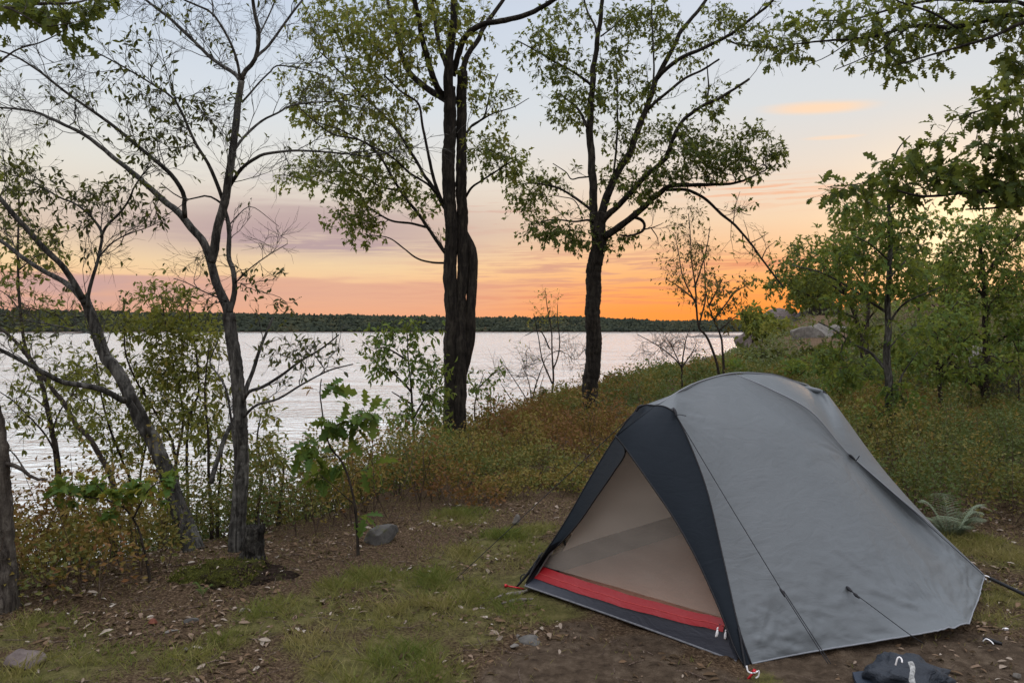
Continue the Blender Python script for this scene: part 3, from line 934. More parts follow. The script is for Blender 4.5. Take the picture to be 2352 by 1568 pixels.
tub_m = fabric('tub_fabric', C(.030, .034, .046), .45, wrinkle=.2)
red_m = fabric('red_fabric', C(.27, .010, .014), .45, wrinkle=.25)
tan_m = fabric('tan_fabric', C(.72, .60, .48), .7, wrinkle=.3, transl=.7, tcol=C(.98, .84, .68))
floor_m = fabric('floor_fabric', C(.50, .27, .19), .6, wrinkle=.3)
sage_m = fabric('sage_fabric', C(.17, .195, .165), .6, wrinkle=.2, transl=.3)
web_m = plain_mat('black_webbing', C(.012, .013, .016), .6, .3, .3, 200, .3)
cord_m = plain_mat('dark_cord', C(.02, .023, .028), .6, .3, .3, 300, .2)
metal_m = plain_mat('bare_metal', C(.62, .62, .62), .3, .5, .1, 60, 0, .8)
white_m = plain_mat('white_plastic', C(.72, .72, .72), .4, .4, .1, 80)
peg_m = plain_mat('red_anodised_metal', C(.42, .012, .02), .3, .5, .15, 80, 0, .4)
m, nt, bs, out = mat_new('door_mesh')
co = obj_co(nt)
bs.inputs['Base Color'].default_value = C(.62, .55, .47); bs.inputs['Roughness'].default_value = .8
tp = nt.new('ShaderNodeBsdfTransparent'); tp.inputs['Color'].default_value = C(.92, .9, .88)
mx = nt.new('ShaderNodeMixShader')
nz = nt.noise(nt.mapping(co, (2, 2, 6)), 1, 3)
nt.l.new(nt.math('ADD', .12, nt.math('MULTIPLY', nz, .22)), mx.inputs[0])
nt.l.new(tp.outputs[0], mx.inputs[1]); nt.l.new(bs.outputs[0], mx.inputs[2]); nt.l.new(mx.outputs[0], out.inputs['Surface'])
mesh_m = m

tent = thing('tent', 'grey dome tent with a dark slate hood and a red-edged mesh door', 'tent', (TP(1.05, 0, 0)[0], TP(1.05, 0, 0)[1], gh(1.31, 4.63)))

# fly edge curves
outer = np.array([P(1550, 945, 4.03), P(1580, 1005, 3.94), P(1625, 1125, 3.80), P(1664, 1290, 3.63), P(1697, 1435, 3.475), P(1727, 1523, 3.40)])
inner = np.array([RP(1415, 1000), P(1441, 1033, 3.86), P(1490, 1102, 3.79), P(1545, 1182, 3.71), P(1590, 1260, 3.63), P(1622, 1325, 3.57), P(1657, 1405, 3.50), P(1690, 1490, 3.43), P(1712, 1528, 3.395)])
brow = np.array([RP(1507, 931), P(1528, 933, 4.07), P(1550, 945, 4.03)])
ridge = np.array([RP(1507, 930), RP(1523, 922), RP(1589, 884), RP(1659, 862), RP(1713, 857), RP(1777, 863), RP(1823, 877), RP(1862, 893)])
seam = np.array([RP(1690, 860), P(1760, 889, 4.66), P(1859, 942, 4.60), P(1929, 1021, 4.60), P(1958, 1050, 4.60), P(2044, 1125, 4.58), P(2139, 1206, 4.56), P(2262, 1322, 4.50)])
Vp, Wp = P(2225, 1433, 3.68), seam[-1]
prof = [
    np.vstack([brow[1:2] * .5 + brow[2:3] * .5 + [0, 0, .004], outer]),
    np.array([RP(1560, 900), P(1640, 985, 4.12), P(1715, 1120, 3.93), P(1778, 1290, 3.70), P(1812, 1430, 3.53), P(1830, 1502, 3.47)]),
    np.array([RP(1610, 877), P(1720, 980, 4.22), P(1815, 1120, 4.03), P(1895, 1280, 3.80), P(1945, 1420, 3.62), P(1965, 1479, 3.55)]),
    np.array([RP(1650, 864), P(1800, 985, 4.36), P(1920, 1130, 4.15), P(2030, 1290, 3.92), P(2105, 1400, 3.74), P(2130, 1452, 3.62)]),
    np.array([RP(1672, 861), P(1840, 985, 4.48), P(1950, 1090, 4.38), P(2090, 1250, 4.20), P(2180, 1370, 3.93), P(2225, 1433, 3.68)]),
    np.array([RP(1684, 860), P(1855, 965, 4.57), P(1955, 1062, 4.57), P(2093, 1200, 4.56), P(2195, 1300, 4.36), P(2245, 1378, 4.09)]),
    seam]
NU, NS = 110, 190
rows = [crom(p, NU) for p in prof]
def loft(rows, ns):
    rows = np.array(rows)
    out_ = np.empty((ns, rows.shape[1], 3))
    for k in range(rows.shape[1]): out_[:, k] = crom_u(rows[:, k], ns)
    return out_
def crom_u(pts, n):
    pts = np.asarray(pts); k = len(pts)
    q = np.linspace(0, k - 1, n); i = np.clip(q.astype(int), 0, k - 2); t = (q - i)[:, None]
    e = np.vstack([2 * pts[0] - pts[1], pts, 2 * pts[-1] - pts[-2]])
    p0, p1, p2, p3 = e[i], e[i + 1], e[i + 2], e[i + 3]
    return .5 * (2 * p1 + (p2 - p0) * t + (2 * p0 - 5 * p1 + 4 * p2 - p3) * t ** 2 + (3 * p1 - p0 - 3 * p2 + p3) * t ** 3)
S = np.concatenate([loft(rows[:5], 134)[:-1], loft(rows[4:], NS - 133)])
# straighten the hem, then crease the cloth towards the corners it is pulled to
hem = np.concatenate([crom(np.array([outer[-1], P(1830, 1502, 3.47), P(1965, 1479, 3.55), P(2130, 1452, 3.62), Vp]), 80), ])
du = np.gradient(S, axis=1); ds_ = np.gradient(S, axis=0)
Nn = nrm(np.cross(ds_, du)); Nn *= np.sign(np.einsum('ijk,k->ij', Nn, TW) + 1e-9)[..., None]
def fan(center, spread, n, amp, seed):
    v = S - center
    r = np.linalg.norm(v, axis=-1)
    a = np.arctan2(v[..., 2], v @ TN)
    return amp * np.exp(-((r - spread * .35) / spread) ** 2) * (fbm(a * n * .32, r * 2.2, seed, 2) - .5) * 2 * (.3 + 1.2 * fbm(a * 2.5, r * 4, seed + 1)) * sstep(.02, .15, r)
wr = fan(Vp, .34, 52, .003, 5) + fan(outer[-1], .28, 46, .0026, 8) + fan(Wp, .42, 56, .0026, 12) + fan(brow[2], .24, 26, .003, 17)
gpt = P(1950, 1352, 3.95); g2 = P(1958, 1050, 4.57)
wr = wr + fan(gpt, .24, 14, .004, 21) + fan(g2, .3, 22, .0025, 23)
uu = np.linspace(0, 1, NU)[None, :]; ssn = np.linspace(0, 1, NS)[:, None]
wr = wr + .004 * (fbm(ssn * 9 + uu * 4, uu * 7, 33) - .5) + .009 * sstep(.62, 1, uu) * (fbm(ssn * 22 + uu * 3, uu * 44 - ssn * 14, 35, 3) - .5) * 1.5
wr = 1.9 * wr * sstep(0, .05, ssn) * (1 - sstep(.95, 1, ssn)) * np.minimum(1, uu * 10)
S = S + Nn * wr[..., None]
rear = np.array([RP(1713, 857), RP(1777, 862), RP(1823, 876), RP(1858, 888), P(1891, 897, 5.2), P(1925, 937, 5.2), P(2005, 1060, 5.12), P(2110, 1187, 4.96), P(2200, 1276, 4.74), P(2264, 1324, 4.52)])
rr_ = crom(rear, NU); sm_ = crom(np.vstack([RP(1695, 859.5), seam[1:]]), NU)
T = np.stack([sm_ * (1 - f) + rr_ * f + np.outer(np.sin(np.pi * np.linspace(0, 1, NU)), TW * .03 + [0, 0, .02]) * math.sin(math.pi * f) for f in np.linspace(0, 1, 26)])
_S = S.reshape(-1, 3)
_SX, _SY = CX + F * _S[:, 0] / _S[:, 1], HY - F * (_S[:, 2] - HC) / _S[:, 1]
def SP(X, Y, out_=.008):
    q = np.exp(-((_SX - X) ** 2 + (_SY - Y) ** 2) / 60.0); i = np.argmin((_SX - X) ** 2 + (_SY - Y) ** 2)
    d = (q * _S[:, 1]).sum() / q.sum() if q.sum() > 1e-3 else _S[i, 1]
    return P(X, Y, d - out_)
fb = MB()
fb.grid(S); fb.grid(T)
fb.grid(mirror(S)); fb.grid(mirror(T))
# cap along the ridge and the tail between the two rear edges
rc = crom(ridge, 60)
fb.grid(np.stack([rr_ * (1 - f) + mirror(rr_) * f + np.array([0, 0, .012]) * math.sin(math.pi * f) for f in np.linspace(0, 1, 14)]))
top_s = S[:, 0]
fb.grid(np.stack([top_s * (1 - f) + mirror(top_s) * f + np.array([0, 0, .006]) * math.sin(math.pi * f) for f in np.linspace(0, 1, 8)]))
fly = fb.build('fly', fly_m, tent)
# hem, seam and pole lines
hb = MB()
for c in (S[:, -1], mirror(S[:, -1])): hb.tube(c, .004, 6)
for c in (seam, mirror(seam)): hb.tube(crom(c, 60) + TW * .0, .0045, 6)
hb.tube(crom(ridge, 60) + np.array([0, 0, .003]), .0045, 6)
hb.build('seam_binding', fabric('grey_binding', C(.19, .205, .225), .6, wrinkle=.1), fly)

# the hood: band of dark cloth that frames the door
oc = np.vstack([crom(brow, 12)[:-1], crom(outer, 50)])
ic = crom(inner, len(oc))
H = np.stack([oc * (1 - f) + ic * f + np.outer(np.sin(np.pi * np.linspace(0, 1, len(oc))), -TN * .025 + TW * .012) * math.sin(math.pi * f) for f in np.linspace(0, 1, 14)])
lift = -TN * .004
hm_ = MB()
il = crom(np.array([RP(1415, 1000), P(1438, 1036, 3.93), P(1412, 1082, 4.02), P(1372, 1140, 4.12), P(1332, 1198, 4.22), P(1290, 1245, 4.33), P(1243, 1284, 4.46)]), len(oc))
ol = np.vstack([mirror(oc)[:-1], P(1241, 1272, 4.47)[None]])
HL = np.stack([ol * (1 - f) + il * f for f in np.linspace(0, 1, 14)])
hm_.grid(H + lift); hm_.grid(HL + lift - TW * .002)
hood = hm_.build('hood', slate_m, tent)
hb = MB(); hb.grid(HL + lift + TW * .003); hb.build('hood_lining', fabric('black_lining', C(.0035, .004, .005), .8, wrinkle=.1, spec=.05), hood)
hb = MB()
for c in (ic, il): hb.tube(c + lift * 1.5, .0045, 6)
for c in (oc, ol): hb.tube(c + lift * 1.5, .004, 6)
hb.build('hood_piping', web_m, hood)

# inner tent: tub, canopy, mesh door with the red foot
A0, B0 = P(1206, 1346, 4.40), P(1692, 1520, 3.43)
A1, B1 = P(1229, 1326, 4.42), P(1652, 1446, 3.53)
A2, B2 = P(1249, 1300, 4.44), P(1662, 1418, 3.55)
def lerp(a, b, n, sag=0.0, out_=0.0):
    t = np.linspace(0, 1, n)[:, None]
    return a * (1 - t) + b * t - np.array([0, 0, sag]) * np.sin(np.pi * t) - TN * out_ * np.sin(np.pi * t)
nd = 40
bot, mid_, topr = lerp(A0, B0, nd, .0, -.012), lerp(A1, B1 + (B1 - A1) * .02, nd, .014, .012), lerp(A2, B2 + (B2 - A2) * .015, nd, .016, .0)
rip = (fbm(np.arange(nd) * .5, np.zeros(nd), 3) - .5)[:, None] * np.array([0, 0, .012])
tb = MB()
tb.grid(np.stack([bot * (1 - f) + (mid_ + (B1 - A1) * 0) * f + rip * f * .6 for f in np.linspace(0, 1, 8)]))
RB = TP(2.2, .62, .02); LB = TP(2.2, -.62, .02)
# side walls of the tub and its floor
Bs, As = P(1692, 1520, 3.43), A0
Bt, At = P(1703, 1462, 3.50), P(1238, 1282, 4.5)
tb.grid(np.stack([lerp(Bs, RB, 12), lerp(Bt + TW * .0, RB + [0, 0, .2], 12)]))
tb.grid(np.stack([lerp(As, LB, 12), lerp(At, LB + [0, 0, .2], 12)]))
tb.grid(np.stack([lerp(B1, Bs, 5), lerp(B1 + [0, 0, .03], Bt, 5)]))
tub = tb.build('tub', tub_m, tent)
hb = MB(); hb.tube(bot + [0, 0, .003], .0055, 6); hb.build('hem_tape', plain_mat('hem_tape', C(.16, .165, .18), .7, .2, .3, 60), tub)
fl = MB(); fl.grid(np.stack([lerp(bot[0] + TN * .06 + [0, 0, .02], bot[-1] + TN * .06 + [0, 0, .02], 20), lerp(LB + [0, 0, .03], RB + [0, 0, .03], 20)])); fl.build('tub_floor', floor_m, tub)
rd = MB(); rd.grid(np.stack([mid_ * (1 - f) + topr * f - TN * (.008 + .004 * math.sin(math.pi * f)) + rip * .8 for f in np.linspace(0, 1, 9)]))
rd_ = rd.build('door_foot', red_m, tent)
hb = MB(); hb.tube(mid_ * .52 + topr * .48 - TN * .0125 + rip * .8, .0024, 5); hb.build('fold_line', fabric('red_piping', C(.44, .05, .05), .6), rd_)
apex = TP(.20, 0, 1.0)
# the mesh wall, pinched to its apex and bellied inward
def tri(l, r, top, n=24, belly=.05):
    g = []
    for f in np.linspace(0, 1, n):
        a = l * (1 - f) + top * f; b = r * (1 - f) + top * f
        row = lerp(a, b, 24)
        s = np.linspace(0, 1, 24)[:, None]
        g.append(row + TN * belly * np.sin(np.pi * s) * math.sin(math.pi * f * .9) + (fbm(np.linspace(0, 4, 24), np.full(24, f * 3), 51)[:, None] - .5) * TN * .02)
    return np.array(g)
L2, R2 = A2 + (A2 - B2) * .02, B2 + (B2 - A2) * .05
dm_ = MB(); dm_.grid(tri(L2, R2, apex))
door = dm_.build('mesh_door', mesh_m, tent)
hb = MB()
for e in (L2, R2):
    c = lerp(e, apex, 24); hb.tube(c - TN * .006, .006, 6)
hb.build('door_zip', web_m, door)
# canopy behind the mesh
cb = MB()
secs = []
for t_, ww_, zz_ in [(.22, .16, .98), (.5, .40, 1.04), (1.05, .54, 1.12), (1.7, .50, 1.04), (2.15, .42, .86)]:
    a = np.linspace(-1, 1, 25)
    bw = .60
    xw = np.sign(a) * bw * np.abs(a) ** 1.0
    zc = .2 + (zz_ - .2) * (1 - np.abs(a) ** (1.15 + .6 * ww_))
    secs.append(np.array([TP(t_ + .0, q * (1.05 if t_ > .4 else 1), h_) for q, h_ in zip(xw, zc)]))
cb.grid(loft(secs, 30))
back_ = secs[-1]
cb.grid(np.stack([back_, np.array([TP(2.18, q, .2) for q in np.linspace(-.6, .6, 25)])]))
canopy = cb.build('inner_canopy', tan_m, tent)
hb = MB(); hb.tube(np.array([TP(2.12, -.02, .86), TP(2.13, -.12, .5), TP(2.15, -.2, .2)]), .004, 5); hb.build('canopy_seam', fabric('brown_seam', C(.22, .17, .13), .7), canopy)
bw = MB(); bw.grid(np.stack([lerp(LB, RB, 16), lerp(LB + [0, 0, .26], RB + [0, 0, .30], 16)]) - TN * .04); bw.build('tub_back_wall', sage_m, tub)

# poles
pb = MB()
for s in (1, -1):
    q = np.array([TP(.05, s * .69, .03), TP(.19, s * .38, .58), TP(.33, s * .08, 1.02), TP(.6, 0, 1.10), TP(1.15, 0, 1.185)])
    pb.tube(crom(q, 40), .0045, 8)
pb.build('pole', plain_mat('pole_metal', C(.25, .26, .27), .35, .5, .1, 50, 0, .7), tent)
# straps at the two front feet
wb = MB()
fl0 = P(1184, 1350, 4.44); fr0 = P(1716, 1552, 3.36)
for a, b in ((P(1246, 1268, 4.46), fl0), (P(1240, 1286, 4.47), fl0)): wb.tube(lerp(a, b, 8, .005), .0055, 6)
wb.tube(crom([P(1206, 1318, 4.46), P(1197, 1322, 4.46), P(1194, 1340, 4.45), fl0], 12), .004, 6)
wb.build('foot_strap', web_m, tent)
wb = MB()
for a, b in ((P(1697, 1440, 3.46), fr0), (P(1719, 1525, 3.40), fr0)): wb.tube(lerp(a, b, 8, .005), .0055, 6)
wb.build('foot_strap', web_m, tent)
# zip pulls
for X, Y, tl in ((1648, 1449, .1), (1667, 1454, 0)):
    z = MB()
    d_ = 3.49
    c = [P(X, Y - 5, d_), P(X - 1, Y + 5, d_), P(X - 2 - tl * 20, Y + 13, d_)]
    z.tube(crom(c, 6), [.003, .005, .0065, .0065, .006, .004], 8)
    z.tube(crom([P(X + 2, Y - 9, d_), P(X - 1, Y - 6, d_), P(X, Y - 2, d_)], 5), .003, 6)
    z.build('zip_pull', white_m, tent)
tg = MB(); tg.tube([P(1298, 1240, 4.36), P(1297, 1246, 4.35), P(1298, 1253, 4.35)], [.006, .008, .004], 6); tg.build('door_toggle', web_m, tent)
# clips at the tips of the brow pole and where guys leave the fly
for c in ([P(1546, 936, 4.02), P(1552, 948, 4.0), P(1554, 957, 3.985)], [P(1477, 930, 4.13), P(1466, 936, 4.14), P(1462, 945, 4.14)], [P(1890, 897, 5.18), P(1896, 904, 5.17), P(1898, 912, 5.17)],
          [SP(1944, 1346), SP(1951, 1353, .016), SP(1957, 1358, .03)], [SP(1950, 1043), SP(1959, 1051, .014), SP(1964, 1056, .02)]):
    z = MB(); z.tube(crom(c, 8), [.004, .007, .0085, .0085, .008, .007, .006, .004], 8); z.build('guy_clip', web_m, tent)
z = MB(); z.tube(crom([P(1552, 953, 3.98), P(1562, 952, 3.97), P(1576, 955, 3.97)], 8), .0022, 5); z.build('cord_end', cord_m, tent)
# guy lines
def guy(pts, r=.0021):
    z = MB(); z.tube(crom(np.array(pts), 24), r, 6); return z.build('guy_line', cord_m, tent)
gA, gB, gC = P(1554, 955, 3.975), SP(1796, 1356, .06), GP(1902, 1530)
guy([gA, gA * .5 + gB * .5 - [0, 0, .004], gB]); guy([gB, gC + [0, 0, .01]]); guy([gB + [.008, 0, .0], gC + [.012, 0, .01]])
z = MB(); z.tube(crom([SP(1791, 1350, .062), SP(1798, 1360, .064), SP(1803, 1370, .066)], 6), [.003, .006, .007, .006, .005, .003], 7); z.build('line_tensioner', web_m, tent)
guy([SP(1956, 1357, .028), SP(2010, 1397, .05), SP(2085, 1453, .06), GP(2122, 1484) + [0, 0, .01]])
z = MB(); z.tube(crom([SP(1960, 1361, .034), SP(1967, 1367, .045), SP(1974, 1373, .056)], 6), [.003, .007, .008, .007, .005, .003], 7); z.build('line_tensioner', web_m, tent)
guy([SP(1964, 1056, .02), SP(2060, 1140, .03), SP(2150, 1221, .03), P(2258, 1319, 4.46)])
z = MB(); z.tube(crom([SP(1966, 1057, .02), SP(1971, 1051, .03), SP(1974, 1046, .035)], 6), .003, 6); z.build('cord_end', cord_m, tent)
guy([P(1464, 942, 4.14), P(1200, 1187, 4.35), GP(1045, 1335) + [0, 0, .01]])
wb = MB()
se = GP(2352, 1392)
wb.tube(lerp(P(2272, 1331, 4.47), se + (se - P(2272, 1331, 4.47)) * .3 + [0, 0, .07], 12, .0) + [0, 0, .012], .011, 6)
wb.build('corner_strap', web_m, tent)
z = MB(); z.tube(crom([P(2261, 1321, 4.47), P(2272, 1325, 4.46), P(2276, 1333, 4.46), P(2268, 1336, 4.46), P(2263, 1328, 4.46)], 12), .0055, 6); z.build('strap_buckle', metal_m, tent)

# pegs
def peg(p, lean, label, hook=True, head=None):
    t = thing('tent_peg', label, 'tent peg', (p[0], p[1], gh(p[0], p[1])), 'pegs holding the tent down')
    b = MB(); d = nrm(np.array(lean, float))
    b.tube([p - d * .07, p + d * .035], [.0045, .0055], 8); b.tube([p + d * .03, p + d * .045], [.011, .010], 8)
    b.build('peg_shaft', peg_m, t)
    if hook:
        h_ = MB()
        q = p + d * .03
        h_.tube(crom([q + [-.03, 0, .03], q + [-.025, -.01, .008], q + [0, -.012, .004], q + [.02, -.01, .012], q + [.018, -.008, -.012], q + [.006, -.008, -.02]], 20), .0035, 6)
        h_.build('peg_hook', white_m, t)
    return t
peg(GP(1722, 1556), (.25, -.25, .5), 'red metal peg with a pale hook at the near front foot of the tent')
peg(GP(1176, 1353) + [0, 0, .012], (-.9, .1, .12), 'red metal peg lying flat at the far front foot of the tent', hook=False)
# ================================================================== small things on the pitch
p = GP(2100, 1590)
bag = thing('stuff_sack', 'slate-blue stuff sack with a torn white tag, lying before the tent', 'bag', (p[0], p[1], gh(p[0], p[1])))
bag_m = fabric('sack_cloth', C(.013, .019, .028), .6, wrinkle=.9)
b = MB()
v, f = ico(4)
cs = np.array([p[0] + .01, p[1] + .06, p[2] + .035])
def crease(v, s): return fbm(v[:, 0] * 3 + s, v[:, 1] * 3 + v[:, 2] * 2, 5 + s, 4) - .5
q = v * np.array([.16, .13, .078]) * (1 + .7 * crease(v, 1))[:, None]
q[:, 2] = np.maximum(q[:, 2], -.045); q[:, 2] += .02 * np.abs(crease(v * 2.4, 3)) * 2
q[:, 2] *= 1 - .35 * sstep(.03, .15, q[:, 0])
b.add(q + cs, f); sack = b.build('sack_body', bag_m, bag)
b = MB()
s_ = np.linspace(0, 1, 14)
strip = np.array([P(2091 + 8 * a + 3 * math.sin(a * 6), 1519 + 52 * a, 3.08 - .13 * a) for a in s_])
wd = (.010 + .009 * (fbm(s_ * 5, s_ * 0, 3) - .5))[:, None] * np.array([1, -.15, .1])
b.grid(np.stack([strip - wd, strip + wd * .1 + [0, -.006, .006], strip + wd]))
b.build('tag', plain_mat('tag_paper', C(.34, .35, .34), .8, .2, .6, 60, .4), bag)
b = MB(); b.tube(crom([P(2057, 1527, 3.05), P(2061, 1512, 3.05), P(2066, 1508, 3.05), P(2071, 1513, 3.04), P(2072, 1521, 3.03)], 16), .0032, 6)
b.build('draw_cord', white_m, bag)
b = MB()
qs = np.array([GP(1958, 1556), GP(2035, 1552), GP(2048, 1600), GP(1975, 1606)])
G = np.array([[(qs[0] * (1 - i) + qs[1] * i) * (1 - j) + (qs[3] * (1 - i) + qs[2] * i) * j + [0, 0, .018 + .014 * fbm(np.array([i * 3.]), np.array([j * 3.]), 7)[0]] for i in np.linspace(0, 1, 12)] for j in np.linspace(0, 1, 12)])
b.grid(G); lo = G.copy(); lo[:, :, 2] -= .02
for e in (0, -1):
    b.grid(np.stack([G[e], lo[e]])); b.grid(np.stack([G[:, e], lo[:, e]]))
tag(b.build('folded_cloth', fabric('blue_cloth', C(.018, .028, .045), .7, wrinkle=.3)), 'folded dark blue cloth on the soil beside the stuff sack', 'cloth')

# a loose strap end with a steel hook by the rear corner
p = GP(2478 * .9187, 1610 * .9187)
st_ = thing('loose_strap', 'short black strap end with a bright metal hook on the soil', 'strap', (p[0], p[1], gh(p[0], p[1])))
b = MB(); b.tube(crom([p + [-.02, .03, .012], p + [.0, .012, .016], p + [.02, -.01, .012], p + [.04, -.015, .008]], 12), [.008] * 12, 6); b.build('strap_end', web_m, st_)
b = MB(); b.tube(crom([p + [-.035, .01, .006], p + [-.02, .005, .022], p + [-.005, -.01, .014], p + [.0, -.02, .004]], 12), .004, 6); b.build('strap_hook', metal_m, st_)
p = GP(2310, 1448)
b = MB(); v, f = ico(2); b.add(v * [.017, .009, .008] * (1 + .2 * crease(v, 4))[:, None] + p + [0, 0, .006], f)
tag(b.build('white_pebble', white_m), 'small white pebble on the grass near the tent rear corner', 'pebble')

# rocks
def rock_mat(name, c1, c2, c3, lichen=None):
    m, nt, bs, out = mat_new(name)
    co = obj_co(nt)
    n1, n2, n3 = nt.noise(co, 5, 6, .65), nt.noise(co, 26, 5, .7), nt.noise(co, 90, 3, .7)
    col = nt.ramp(n1, [(.32, c1), (.5, c2), (.68, c3)])
    col = nt.mix(nt.math('MULTIPLY', nt.sstep(.5, .7, n2), .6), col, c1)
    if lichen: col = nt.mix(nt.math('MULTIPLY', nt.sstep(.54, .62, nt.noise(co, 8, 4, .6, .5)), .8), col, lichen)
    nt.l.new(col, bs.inputs['Base Color']); bs.inputs['Roughness'].default_value = .9; bs.inputs['Specular IOR Level'].default_value = .2
    nt.l.new(nt.bump(nt.math('ADD', n2, nt.math('MULTIPLY', n3, .4)), .6, .015), bs.inputs['Normal'])
    return m
grey_rock = rock_mat('grey_rock', C(.045, .043, .040), C(.085, .082, .075), C(.14, .132, .12), C(.07, .072, .035))
pink_rock = rock_mat('pink_granite', C(.055, .045, .042), C(.105, .085, .078), C(.16, .132, .12))
pale_rock = rock_mat('pale_rock', C(.085, .078, .07), C(.14, .13, .115), C(.20, .19, .17))
def rock(p, size, mat, label, name='rock', rot=0.0, sub=4, flat=.5, rough=.35, seed=0, group=None, facets=10):
    v, f = ico(sub)
    r2 = np.random.default_rng(seed + 100)
    v = v.copy()
    for _ in range(facets):                                    # split faces off it
        n = nrm(r2.normal(size=3)); h = r2.uniform(.42, .78)
        e = v @ n - h
        v = v - np.outer(np.maximum(e, 0), n) * .9
    s = fbm(v[:, 0] * 2 + seed, v[:, 1] * 2 + v[:, 2] * 1.3, seed, 5) - .5
    v = v * (1 + rough * s)[:, None]
    v = v * np.array(size)
    v[:, 2] = np.maximum(v[:, 2], -size[2] * flat)
    c, s_ = math.cos(rot), math.sin(rot)
    v = np.stack([v[:, 0] * c - v[:, 1] * s_, v[:, 0] * s_ + v[:, 1] * c, v[:, 2]], 1)
    b = MB(); b.add(v + np.array(p), f)
    o = b.build(name, mat)
    return tag(o, label, 'rock', group)
def on(X, Y, up=0.0): return GP(X, Y) + np.array([0, 0, up])
rock(on(868, 1246, .035), (.16, .13, .115), grey_rock, 'rounded grey boulder with mossy stains at the foot of the oak sapling', seed=3, rot=.3, facets=12, rough=.5)
rock(on(1186, 1205, .03), (.035, .03, .055), pale_rock, 'small upright grey stone at the edge of the shrubs behind the guy line', seed=5, rot=.4)
rock(on(1222, 1470, -.004), (.068, .055, .022), grey_rock, 'flat grey stone set in the soil below the tent door', seed=8, rot=-.3, facets=3)
rock(on(1181, 1485, .004), (.03, .018, .012), pale_rock, 'small oval pale stone lying next to the flat grey stone', seed=9, rot=.5, name='stone')
rock(on(1190, 1467, .012), (.012, .011, .010), pale_rock, 'thumb-sized whitish pebble resting against the flat grey stone', seed=10, name='pebble', sub=3)
rock(on(58, 1530, .02), (.083, .07, .055), pink_rock, 'angular grey-pink rock half hidden in grass under the rough-barked trunk', seed=12, rot=.2)
rock(on(428, 1495, .004), (.026, .02, .016), pale_rock, 'smooth pale oval stone among the leaf litter', seed=14, name='stone')
rock(on(438, 1428, .0), (.045, .02, .018), grey_rock, 'long grey stone lying in the leaf litter near the mossy mound', seed=15, rot=.5, name='stone')
rock(on(395, 1450, .0), (.035, .016, .012), pale_rock, 'slim pale stone in the leaf litter beside a longer grey one', seed=16, rot=.3, name='stone')
rock(on(352, 1432, .004), (.03, .024, .02), plain_mat('rust_stone', C(.15, .05, .03), .8, .2, .4, 40, .4), 'rust-coloured lump lying in the leaf litter', seed=17, name='stone')
rock(on(2335, 1556, .01), (.022, .018, .02), pale_rock, 'pale knobbly stone right of the stuff sack', seed=19, name='stone', sub=3)
# roots breaking the surface
rb = MB()
for pts in ([(1128, 1380), (1160, 1370), (1195, 1366), (1222, 1352)], [(1150, 1388), (1190, 1382), (1225, 1378)]):
    c = crom([on(a, b_, .004) for a, b_ in pts], 24)
    c[:, 2] += .006 * np.sin(np.linspace(0, np.pi, 24))
    rb.tube(c, np.interp(np.linspace(0, 1, 24), [0, .5, 1], [.004, .012, .005]), 8, bump=.3)
tag(rb.build('tree_root', bark_mat('root_bark', C(.10, .085, .07), C(.19, .17, .15), C(.27, .25, .22), 2, .4)), 'weathered grey root surfacing in the grass near the far front peg', 'root')

# headland rocks
def far_rock(X, Y, d, size, mat, label, seed, **k):
    q = P(X, Y, d)
    rock((q[0], q[1], max(q[2] - size[2] * .75, gh(q[0], q[1]) - size[2] * .2)), size, mat, label, seed=seed, name='rock_outcrop', sub=4, rough=.45, **k)
far_rock(1590, 845, 33, (1.1, 1.1, .75), pink_rock, 'pinkish granite ledge at the water behind the tent top', 21)
far_rock(1628, 855, 31, (.9, .8, .6), pink_rock, 'lower pink granite slab nearest the tent top on the shore', 22, rot=.4)
far_rock(1790, 708, 66, (3.8, 3.0, 2.7), pink_rock, 'big bare rock dome crowning the headland under the sunset', 23, rot=.2)
far_rock(1875, 716, 64, (3.0, 2.6, 2.2), grey_rock, 'dark rock shoulder next to the bare rock dome on the headland', 24)
far_rock(1862, 783, 42, (1.8, 1.2, 1.0), pale_rock, 'pale flat-topped boulder halfway down the headland slope', 25, rot=.1)
far_rock(1925, 768, 45, (1.3, 1.0, .8), pale_rock, 'small pale boulder uphill beside the flat-topped one', 26)
far_rock(2235, 795, 26, (.9, .7, .5), pale_rock, 'pale boulder among the green trees at the edge of the wood', 27)
sp = MB()
q0, q1 = P(1580, 771, 420), P(1722, 771, 400)
xs = np.linspace(0, 1, 60)
ln_ = q0[None] * (1 - xs[:, None]) + q1[None] * xs[:, None]; ln_[:, 2] = LAKE
prof_ = [(-7, -.4), (-3, .9), (3, 1.6), (9, .9), (14, -.4)]
env = np.minimum(1, xs * 4)
sp.grid(np.stack([np.stack([ln_[:, 0], ln_[:, 1] + a, LAKE + (z_ + 0 * xs if z_ < 0 else z_ * env * (.7 + .6 * fbm(xs * 12, xs * 0, 4)))], 1) for a, z_ in prof_]))
structure(sp.build('sand_spit', plain_mat('spit_stone', C(.20, .17, .15), .9, .1, .4, .3)))

